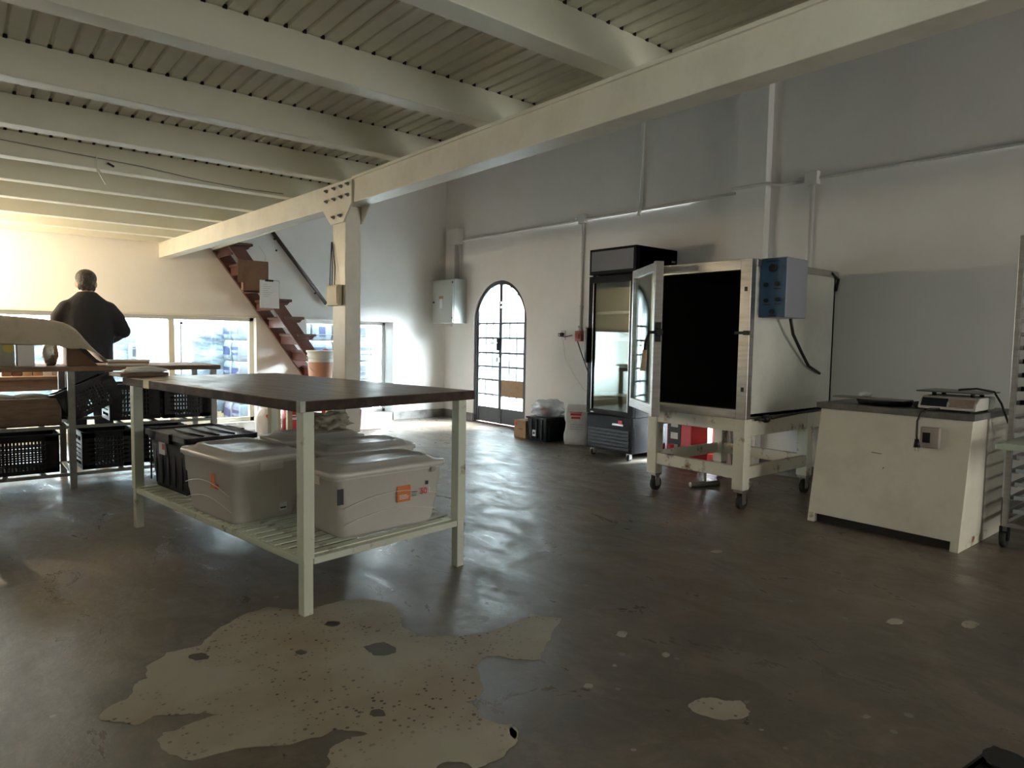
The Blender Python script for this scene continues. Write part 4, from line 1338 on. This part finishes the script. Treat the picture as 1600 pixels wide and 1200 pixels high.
stringer(7.68, 7.725, 0, 'stringer')
stringer(8.235, 8.28, 0, 'stringer')
zt = [2.155 + .197 * k for k in range(0, -10, -1)]
for z in zt:
    if z < .1: continue
    nose = 2.597 + (2.155 - z) / 1.345
    tr = MB().box(nose - .235, nose, 7.66, 8.285, z - .028, z + .004)
    tr.build('tread', STAIRT, st, 0.010)
    MB().prism([(nose - .20, z - .028), (nose - .02, z - .028), (nose - .05, z - .062), (nose - .16, z - .075)], 1, 7.682, 7.724).build('cleat', STAIRW, st, 0.003)
    MB().box(nose - .215, nose - .195, 7.725, 8.235, z - .125, z - .028).build('back_board', STAIRW, st)
hr = thing('handrail', 'dark wooden handrail fixed slanting on the back wall', 'handrail')
MB().tube([(2.72, YB - .05, 2.773), (3.713, YB - .05, 1.566)], .024, 8).build('rail', mat('dark_rail_wood', (.045, .03, .026), .5), hr)
for tt in (.35, .87):
    x, z = 2.72 + .993 * tt, 2.773 - 1.207 * tt
    MB().cyl((x, YB, z - .03), (x, YB - .05, z - .01), .012).build('bracket', BLACK, hr)
MB().cyl((3.09, YB, 2.19), (3.09, YB - .006, 2.19), .012).build('screw_hole', BLACK, hr)
o = thing('cardboard_box', 'open brown cardboard box tied to the staircase side', 'carton', (2.59, 7.625, 1.62))
b = MB().box(-.13, .14, -.05, -.042, 0, .345).box(-.13, -.122, -.05, .03, .02, .345).box(.132, .14, -.05, .03, .02, .345).box(-.13, .14, -.05, .03, 0.0, .012)
b.build('box_body', CARDD, o)
MB().box(-.19, -.13, -.052, -.046, .10, .35).build('open_flap', CARDD, o)
MB().tube([(.10, -.052, .34), (.11, -.06, .40), (.05, -.01, .52)], .003, 5).build('string', PVC, o)
o = thing('clipboard', 'white paper sheet on a clipboard hanging from stairs', 'clipboard', (2.735, 7.565, 1.45))
MB().box(-.105, .115, .004, .009, 0, .315).build('board', GREYM, o)
MB().box(-.10, .11, .0, .004, .004, .308).build('paper', PAPER, o)
MB().box(-.045, .045, -.010, .004, .297, .318).build('clip', BLACK, o, 0.002)
for r_ in range(7):
    MB().box(-.07, -.07 + .05 + .07 * ((r_ * 37) % 10) / 10, -.0008, 0, .262 - r_ * .022, .266 - r_ * .022).build('handwriting_line', mat('pale_ink', (.42, .45, .52), .8), o)

# ================================================================== THINGS NEAR THE STAIR FOOT
o = thing('wooden_stool', 'pale wooden stool behind the work table under the bucket', 'stool', (3.05, 7.12, 0))
MB().box(-.37, .30, -.18, .22, .58, .615).build('seat', WOODL, o, 0.004)
for (a, b) in ((-.33, -.15), (-.33, .18), (.26, -.15), (.26, .18)):
    MB().box(a - .025, a + .025, b - .025, b + .025, 0, .58).build('leg', WOODL, o)
o = thing('bucket', 'white translucent bucket with pinkish brown contents', 'bucket', (3.15, 7.15, .616))
MB().cyl((0, 0, 0), (0, 0, .25), .122, .136, seg=26, caps=False).cyl((0, 0, 0), (0, 0, .004), .122, seg=26).build('lower_wall', BROWNL, o)
MB().cyl((0, 0, .25), (0, 0, .36), .136, .143, seg=26, caps=False).build('upper_wall', BUCKW, o)
for z_ in (.285, .315):
    MB().cyl((0, 0, z_), (0, 0, z_ + .012), .147, seg=26).build('ring', BUCKW, o)
MB().cyl((0, 0, .355), (0, 0, .378), .154, seg=26).build('lid', BUCKW, o)
MB().tube([(-.15, 0, .31), (-.16, -.05, .20), (-.12, -.10, .15)], .004).build('bail_handle', STEEL, o)
o = thing('red_canister', 'red canister with white lettering behind the work table', 'canister', (2.90, 7.38, 0))
MB().cyl((0, 0, 0), (0, 0, .33), .095, seg=22).cyl((0, 0, .33), (0, 0, .36), .095, .05, seg=22).build('can_body', RED, o)
MB().box(-.03, .03, -.097, -.094, .22, .245).box(-.03, .02, -.097, -.094, .26, .275).build('white_print', PAPER, o)
MB().cyl((0, 0, .36), (0, 0, .40), .03).build('cap', RED, o)
o = thing('plastic_bag', 'white and pink plastic bag on floor near long window', 'bag', (2.62, 7.40, 0))
MB().blob((0, 0, .17), (.10, .09, .20), .35, 2.6, 6, flat=0.0).build('bag_body', SACKW, o)
MB().blob((.02, -.05, .26), (.05, .045, .06), .3, 3, 2, sub=2).build('pink_print', REDT, o)
o = thing('red_bin', 'narrow red container beside the bucket by the column', 'container', (3.40, 7.56, 0))
MB().cyl((0, 0, 0), (0, 0, .95), .055, seg=18).cyl((0, 0, .95), (0, 0, 1.0), .055, .03, seg=18).build('can_body', RED, o)
o = thing('dust_sheet', 'dusty pinkish cloth leaning at the foot of stairs', 'cloth', (4.02, 7.60, 0))
MB().rings([[(-.20, -.06, 0), (.12, -.06, 0), (.12, .03, 0), (-.20, .03, 0)], [(-.18, -.05, .10), (.03, -.05, .10), (.03, .03, .10), (-.18, .03, .10)], [(-.16, -.03, .26), (-.08, -.03, .26), (-.08, .02, .26), (-.16, .02, .26)]], False).build('fabric', mat('dusty_pink', (.42, .33, .32), .9, col2=(.32, .25, .24), scale=9), o, 0.01)

# ================================================================== THINGS BY THE ARCHED DOOR
o = thing('cardboard_carton', 'small brown carton with red dot beside the arched door', 'carton', (5.235, 6.01, 0), R(2))
MB().box(-.13, .13, -.10, .10, 0, .205).build('carton_body', CARD, o, 0.003)
MB().cyl((-.131, .06, .165), (-.132, .06, .165), .022, seg=14).build('red_dot', REDT, o)
MB().box(-.1315, -.130, -.05, .03, .10, .11).build('print_line', CARDD, o)
o = thing('black_storage_bin', 'black ribbed storage bin on floor between carton and sack', 'storage box', (5.27, 5.69, 0), R(4))
b = MB().rings([rrect(.36, .27, .02, 0, 3), rrect(.37, .28, .02, .05, 3), rrect(.40, .31, .02, .27, 3)], False)
b.build('bin_body', NAVY, o)
for k in range(-2, 3):
    MB().box(k * .075 - .008, k * .075 + .008, -.160, -.145, .03, .25).build('rib', BLACK, o)
for k in range(-1, 2):
    MB().box(-.208, -.19, k * .08 - .012, k * .08 + .012, .03, .25).build('rib', BLACK, o)
MB().box(-.21, .21, -.165, .165, .255, .275).build('rim', BLACK, o, 0.004)
MB().box(-.213, -.209, .0, .05, .06, .13).build('white_label', PAPER, o)
MB().cyl((-.2135, .025, .095), (-.2145, .025, .095), .015, seg=12).build('label_mark', INK, o)
o = thing('plastic_bag', 'clear plastic bag with red print lying on the black bin', 'bag', (5.27, 5.71, .276))
MB().blob((0, 0, .085), (.18, .17, .105), .35, 2.4, 8, flat=0.0, sub=4).build('bag_body', FILM, o)
MB().blob((0, 0, .055), (.11, .09, .06), .3, 3.1, 18, flat=0.002).build('bag_contents', SACKW, o)
MB().blob((-.10, -.05, .07), (.03, .05, .035), .25, 3, 3, sub=2).build('red_print', REDT, o)
o = thing('white_sack', 'standing white sack with red print leaning on the wall', 'sack', (5.33, 5.30, 0), R(38))
rg = []
for i in range(12):
    z = .44 * i / 11
    w = .25 + .02 * math.sin(i * .9) + .03 * i / 11
    d = .15 * (1 - .8 * (i / 11) ** 2) + .012
    q = rrect(w, d, min(.03, d * .45), z, 3)
    rg.append([(a + .012 * noise.noise(Vector((a * 12, z * 14, b * 5))) + .10 * (z ** 2), b + .02 * noise.noise(Vector((a * 11, z * 12, 3 + b))), z) for (a, b, _) in q])
M90 = Matrix.Rotation(R(-90), 4, 'Z')
MB().rings(rg, True, M90).build('sack_body', SACKW, o)
MB().box(-.060, -.056, -.06, .06, .32, .345).box(-.062, -.058, -.07, .07, .355, .362).box(-.065, -.058, -.05, .05, .285, .31).build('red_print', REDT, o)
for k in range(5):
    MB().box(-.075, -.068, -.08, .06, .12 + k * .025, .124 + k * .025).build('grey_print_line', mat('grey_ink', (.4, .42, .5), .7), o)

# ================================================================== NEAR CRATE (bottom right) and bench leg (left edge)
nc = thing('plastic_crate', 'black crate on floor cut off by the bottom right corner', 'crate', (1.55, .285, 0), R(-6))
for nm, q in crate_meshes(.44, .33, .25):
    link(nm, q, nc)
for sx in (-1, 1):
    for sy in (-1, 1):
        MB().cyl((sx * .185, sy * .13, .238), (sx * .185, sy * .13, .252), .045, seg=14).build('corner_cap', BLACK, nc)
bn = thing('wooden_bench', 'dark wooden bench just past the left edge', 'bench', (-.22, 4.45, 0))
MB().box(-.5, .385, -.18, .18, .40, .44).build('seat', STAIRT, bn, 0.004)
for (a, b) in ((-.45, -.14), (-.45, .14), (.34, -.14), (.34, .14)):
    MB().box(a - .03, a + .03, b - .03, b + .03, 0, .40).build('leg', STAIRT, bn)

# ================================================================== PERSON (seen from behind, working at the window)
def limb(mb, pts, rad, seg=14, squash=1.0):
    mb.tube(pts, rad, seg)
    for p, r in zip(pts, rad):
        mb.ell(p, r, r, r, 12, 8)


def ering(cx_, cy_, z, rx, ry, n=20, pw=1.0):
    return [(cx_ + rx * math.cos(2 * math.pi * k / n), cy_ + ry * math.sin(2 * math.pi * k / n), z) for k in range(n)]


def smooth_union(o, voxel, it=6):
    r = o.modifiers.new('union', 'REMESH')
    r.mode = 'VOXEL'
    r.voxel_size = voxel
    r.use_smooth_shade = True
    s = o.modifiers.new('smooth', 'SMOOTH')
    s.factor = .5
    s.iterations = it


PZ = (0.925, 6.97, 0)
# body: head, neck, torso, arms, hands and legs as one surface. local +y = facing (window), x = his right
bd = MB()
bd.rings([ering(0, .0, .86, .15, .10), ering(0, .0, 1.0, .145, .10), ering(0, .015, 1.2, .165, .11), ering(0, .02, 1.34, .160, .095), ering(0, .02, 1.42, .10, .07), ering(0, .03, 1.47, .06, .06)])
limb(bd, [(0, .03, 1.43), (0, .05, 1.50), (0, .07, 1.56)], [.06, .056, .058])
bd.ell((-.005, .085, 1.590), .074, .094, .108, 20, 14)          # skull
bd.ell((-.005, .125, 1.540), .058, .070, .075)                  # jaw
bd.ell((-.005, .195, 1.570), .013, .020, .022, 10, 6)           # nose
for s in (-1, 1):
    bd.ell((-.005 + s * .075, .085, 1.575), .011, .022, .032, 10, 8)    # ears
    bd.ell((-.005 + s * .03, .168, 1.595), .016, .014, .008, 8, 6)      # brow / eye
bd.ell((-.005, .180, 1.527), .024, .012, .007, 8, 6)            # lips
SH_R, EL_R, WR_R = (.145, .015, 1.345), (.265, .0, 1.165), (.17, .20, 1.08)
SH_L, EL_L, WR_L = (-.145, .015, 1.345), (-.235, .04, 1.145), (-.13, .24, 1.06)
limb(bd, [SH_R, EL_R, WR_R], [.046, .040, .028])
limb(bd, [SH_L, EL_L, WR_L], [.046, .040, .028])


def hand(mb, wr, d, side):
    d = Vector(d).normalized()
    lat = d.cross(Vector((0, 0, 1))).normalized() * side
    w = Vector(wr)
    palm = w + d * .045
    mb.tube([w, w + d * .03, w + d * .085], [.026, .034, .034], 12)
    for k, (ln, off) in enumerate(((.068, -.027), (.078, -.009), (.073, .009), (.058, .027))):
        b = w + d * .085 + lat * off
        mb.tube([b - d * .02, b + d * ln * .45 + Vector((0, 0, -.004)), b + d * ln * .75 + Vector((0, 0, -.022)), b + d * ln * .85 + Vector((0, 0, -.042))], [.0095, .009, .0085, .007], 8)
    tb = w + d * .03 - lat * .030
    mb.tube([tb, tb + d * .035 - lat * .025 + Vector((0, 0, -.01)), tb + d * .065 - lat * .025 + Vector((0, 0, -.025))], [.012, .0105, .009], 8)


hand(bd, WR_R, (-.35, .8, -.15), 1)
hand(bd, WR_L, (.30, .8, -.15), -1)
for s in (-1, 1):
    limb(bd, [(s * .085, 0, .88), (s * .10, .015, .48), (s * .105, -.01, .09)], [.078, .055, .04])
    bd.ell((s * .105, .05, .05), .04, .11, .04)
body = bd.build('person', SKIN, None, 0, label='person in dark sweater seen from behind working at the long window', cat='person', loc=PZ, rz=R(-4))
smooth_union(body, .0075, 4)

swt = MB()
swt.rings([ering(0, .0, .845, .178, .128), ering(0, -.003, .90, .186, .132), ering(0, -.005, 1.02, .185, .135), ering(0, 0, 1.18, .200, .138), ering(0, .01, 1.30, .208, .130), ering(0, .02, 1.38, .190, .112), ering(0, .028, 1.435, .145, .092), ering(0, .035, 1.475, .098, .078), ering(0, .045, 1.508, .068, .066)])
limb(swt, [(.150, .015, 1.352), (.215, .005, 1.27), EL_R, (.215, .12, 1.12), (.18, .185, 1.088)], [.078, .075, .064, .054, .046])
limb(swt, [(-.150, .015, 1.352), (-.205, .015, 1.27), EL_L, (-.19, .14, 1.10), (-.14, .225, 1.066)], [.078, .076, .066, .055, .046])
for (a, b, r) in (((-.10, -.135, 1.02), (.02, -.128, .95), .014), ((.04, -.132, 1.0), (.12, -.11, 1.06), .012), ((-.13, -.12, 1.12), (-.02, -.138, 1.05), .012), ((.10, -.12, .93), (-.02, -.138, .90), .012)):
    swt.cyl(a, b, r, r * .5, 8)
sw_ = swt.build('sweater', KNIT, body)
smooth_union(sw_, .012, 7)
cu = MB().tube([(.205, .14, 1.105), (.185, .185, 1.088)], [.040, .036], 12).build('cuff', KNIT, body)
tro = MB()
tro.rings([ering(0, .0, .72, .15, .115), ering(0, .0, .84, .170, .122), ering(0, .0, .90, .172, .122), ering(0, .0, .935, .165, .12)])
for s in (-1, 1):
    limb(tro, [(s * .085, 0, .80), (s * .098, .012, .48), (s * .105, -.008, .26), (s * .107, .0, .07)], [.102, .082, .072, .066])
tr_ = tro.build('trousers', TROUS, body)
smooth_union(tr_, .012, 6)
for s in (-1, 1):
    sm = MB()
    sm.rings([[(s * .107 + a, .045 + b, 0) for a, b, _ in rrect(.092, .27, .042, 0, 4)], [(s * .107 + a, .045 + b, .03) for a, b, _ in rrect(.094, .275, .043, 0, 4)], [(s * .107 + a, .03 + b, .07) for a, b, _ in rrect(.085, .22, .04, 0, 4)], [(s * .107 + a, -.005 + b, .11) for a, b, _ in rrect(.075, .11, .03, 0, 4)]])
    sm.build('shoe', SHOEM, body)
hair = MB()
hair.ell((-.005, .068, 1.625), .083, .096, .082, 24, 14)
hair.ell((-.005, .030, 1.590), .070, .060, .070, 20, 12)
for k in range(26):
    t = 2 * math.pi * k / 26
    rr_ = random.uniform(.03, .07)
    hair.ell((-.005 + rr_ * math.cos(t), .06 + rr_ * math.sin(t), 1.665 + .02 * math.cos(k * 1.7) - rr_ * .25), .022, .022, .014, 8, 6)
for k in range(9):
    t = -.95 + 1.9 * k / 8
    hair.ell((-.005 + .066 * math.sin(t), .045 - .052 * math.cos(t), 1.545 + .008 * math.sin(k * 2.1)), .017, .015, .028, 8, 6)
h_ = hair.build('hair', HAIR, body)
smooth_union(h_, .0065, 3)

# ================================================================== OUTSIDE
def ground(name, x0, x1, y0, y1, label):
    return MB().box(x0, x1, y0, y1, -.20, -.03).build(name, GROUND, kind='structure', label=label)


ground('ground_yard', -14, 14, YB + .3, 22, 'pale concrete yard outside the long window')
ground('ground_lane', XR + .3, 16, -3.6, YB + .3, 'pale concrete lane outside the arched door')
ground('ground_side', -12, XL - .3, -8, YB + .3, 'pale concrete strip outside the side window')
MB().box(-14, 14, 15.5, 15.7, -.05, 3.0).build('wall_yard', WALL, kind='structure')
lw_ = link('wall_lane', None, kind='structure')
MB().box(9.75, 9.95, 2, 18, -.05, 1.5).build('lane_wall', SIDING, lw_)
sb = MB().prism([(9.75, 0), (9.75, .20), (9.70, .02)], 1, 2, 18).mesh('siding_board')
sb.materials.append(SIDING)
for k in range(7):
    link('siding_board', sb, lw_, loc=(0, 0, .21 * k))


def wrapped_pallet(label, x, y, w, d, h, seed):
    o = thing('wrapped_pallet', label, 'pallet', (x, y, -.03), 0, 'stretch wrapped pallets outside the long window')
    for k in range(7):
        MB().box(-w / 2 + k * (w - .1) / 6, -w / 2 + k * (w - .1) / 6 + .1, -d / 2, d / 2, .10, .122).build('deck_board', WOODL, o)
    for k in (-1, 0, 1):
        MB().box(-w / 2, w / 2, k * (d / 2 - .05) - .045, k * (d / 2 - .05) + .045, 0, .10).build('bearer', WOODL, o)
    rg = []
    nz_ = 26
    for i in range(nz_ + 1):
        z = .122 + h * i / nz_
        lay = .022 * abs(math.sin(math.pi * i / nz_ * 4))
        q = rrect(w - .06 + lay, d - .06 + lay, .07, z, 5)
        out = []
        # densify straight sides
        pts = []
        for a in range(len(q)):
            p0, p1 = Vector(q[a]), Vector(q[(a + 1) % len(q)])
            n_ = max(1, int((p1 - p0).length / .06))
            for b in range(n_):
                pts.append(p0.lerp(p1, b / n_))
        for p in pts:
            k_ = noise.noise(Vector((p.x * 9 + z * 6, p.y * 9, z * 4 + seed))) * .02 + noise.noise(Vector((p.x * 3, p.y * 3, z * 5 + seed * 3))) * .03
            c = Vector((p.x, p.y, 0)).normalized() * k_
            out.append((p.x + c.x, p.y + c.y, z))
        rg.append(out)
    n0 = min(len(r_) for r_ in rg)
    rg = [r_[:n0] for r_ in rg]
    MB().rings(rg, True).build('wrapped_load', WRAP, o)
    return o


p1 = wrapped_pallet('plastic wrapped pallet with round printed mark outside window', 1.62, 10.0, 1.15, 1.0, 1.22, 1)
pp = MB().box(.06, .50, -.528, -.48, .86, 1.06).build('printed_panel', mat('printed_grey_card', (.20, .22, .24), .6), p1)
for k, (r_, m_) in enumerate(((.062, INK), (.050, mat('card_white', (.3, .32, .34), .6)), (.032, INK))):
    MB().cyl((.33, -.528, .955), (.33, -.531 - .002 * k, .955), r_, seg=28).build('round_mark', m_, pp)
MB().box(.10, .17, -.531, -.528, .89, .98).box(.10, .17, -.531, -.528, .995, 1.01).build('printed_block', INK, pp)
wrapped_pallet('plastic wrapped pallet with wrinkled folds seen in right pane', 2.78, 10.2, 1.10, 1.0, 1.18, 5)
wrapped_pallet('plastic wrapped pallet behind the person at the window', 0.35, 10.1, 1.15, 1.0, 1.15, 9)


def pack_mesh(w, d, h, seed):
    rg = []
    for i in range(7):
        z = h * i / 6
        s = 1 - .10 * abs(2 * i / 6 - 1) ** 3
        rg.append([(a + .008 * noise.noise(Vector((a * 9, b * 9, z * 9 + seed))), b + .012 * noise.noise(Vector((a * 8, z * 12, seed + b))), z) for a, b, _ in rrect(w * s, d * s, .03, 0, 3)])
    me = MB().rings(rg, True).mesh('pack_body')
    me.materials.append(PACKW)
    return me


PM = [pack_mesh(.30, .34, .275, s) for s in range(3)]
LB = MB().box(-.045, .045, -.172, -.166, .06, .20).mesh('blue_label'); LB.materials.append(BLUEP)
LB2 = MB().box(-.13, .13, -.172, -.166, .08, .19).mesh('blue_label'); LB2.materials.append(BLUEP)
rows = ['bottom', 'second', 'third', 'fourth', 'top']
colsn = ['first', 'second', 'third', 'fourth']
for r_ in range(5):
    for c in range(4):
        o = thing('paper_pack', f'white pack with blue label, {rows[r_]} row, {colsn[c]} from left, outside the small window', 'pack', (3.68 + c * .315, 9.16 + .015 * ((r_ + c) % 2), -.03 + r_ * .278), 0, 'white packs stacked outside the small window')
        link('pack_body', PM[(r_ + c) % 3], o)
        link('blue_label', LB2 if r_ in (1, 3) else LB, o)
for r_ in range(5):
    for c in range(2):
        o = thing('paper_pack', f'white pack with blue band, {rows[r_]} of the {"near" if c == 0 else "far"} pile past the long window', 'pack', (3.02, 9.15 + c * .36, -.03 + r_ * .278), R(-90), 'white packs stacked past the long window')
        link('pack_body', PM[(r_ + c) % 3], o)
        link('blue_label', LB2, o)
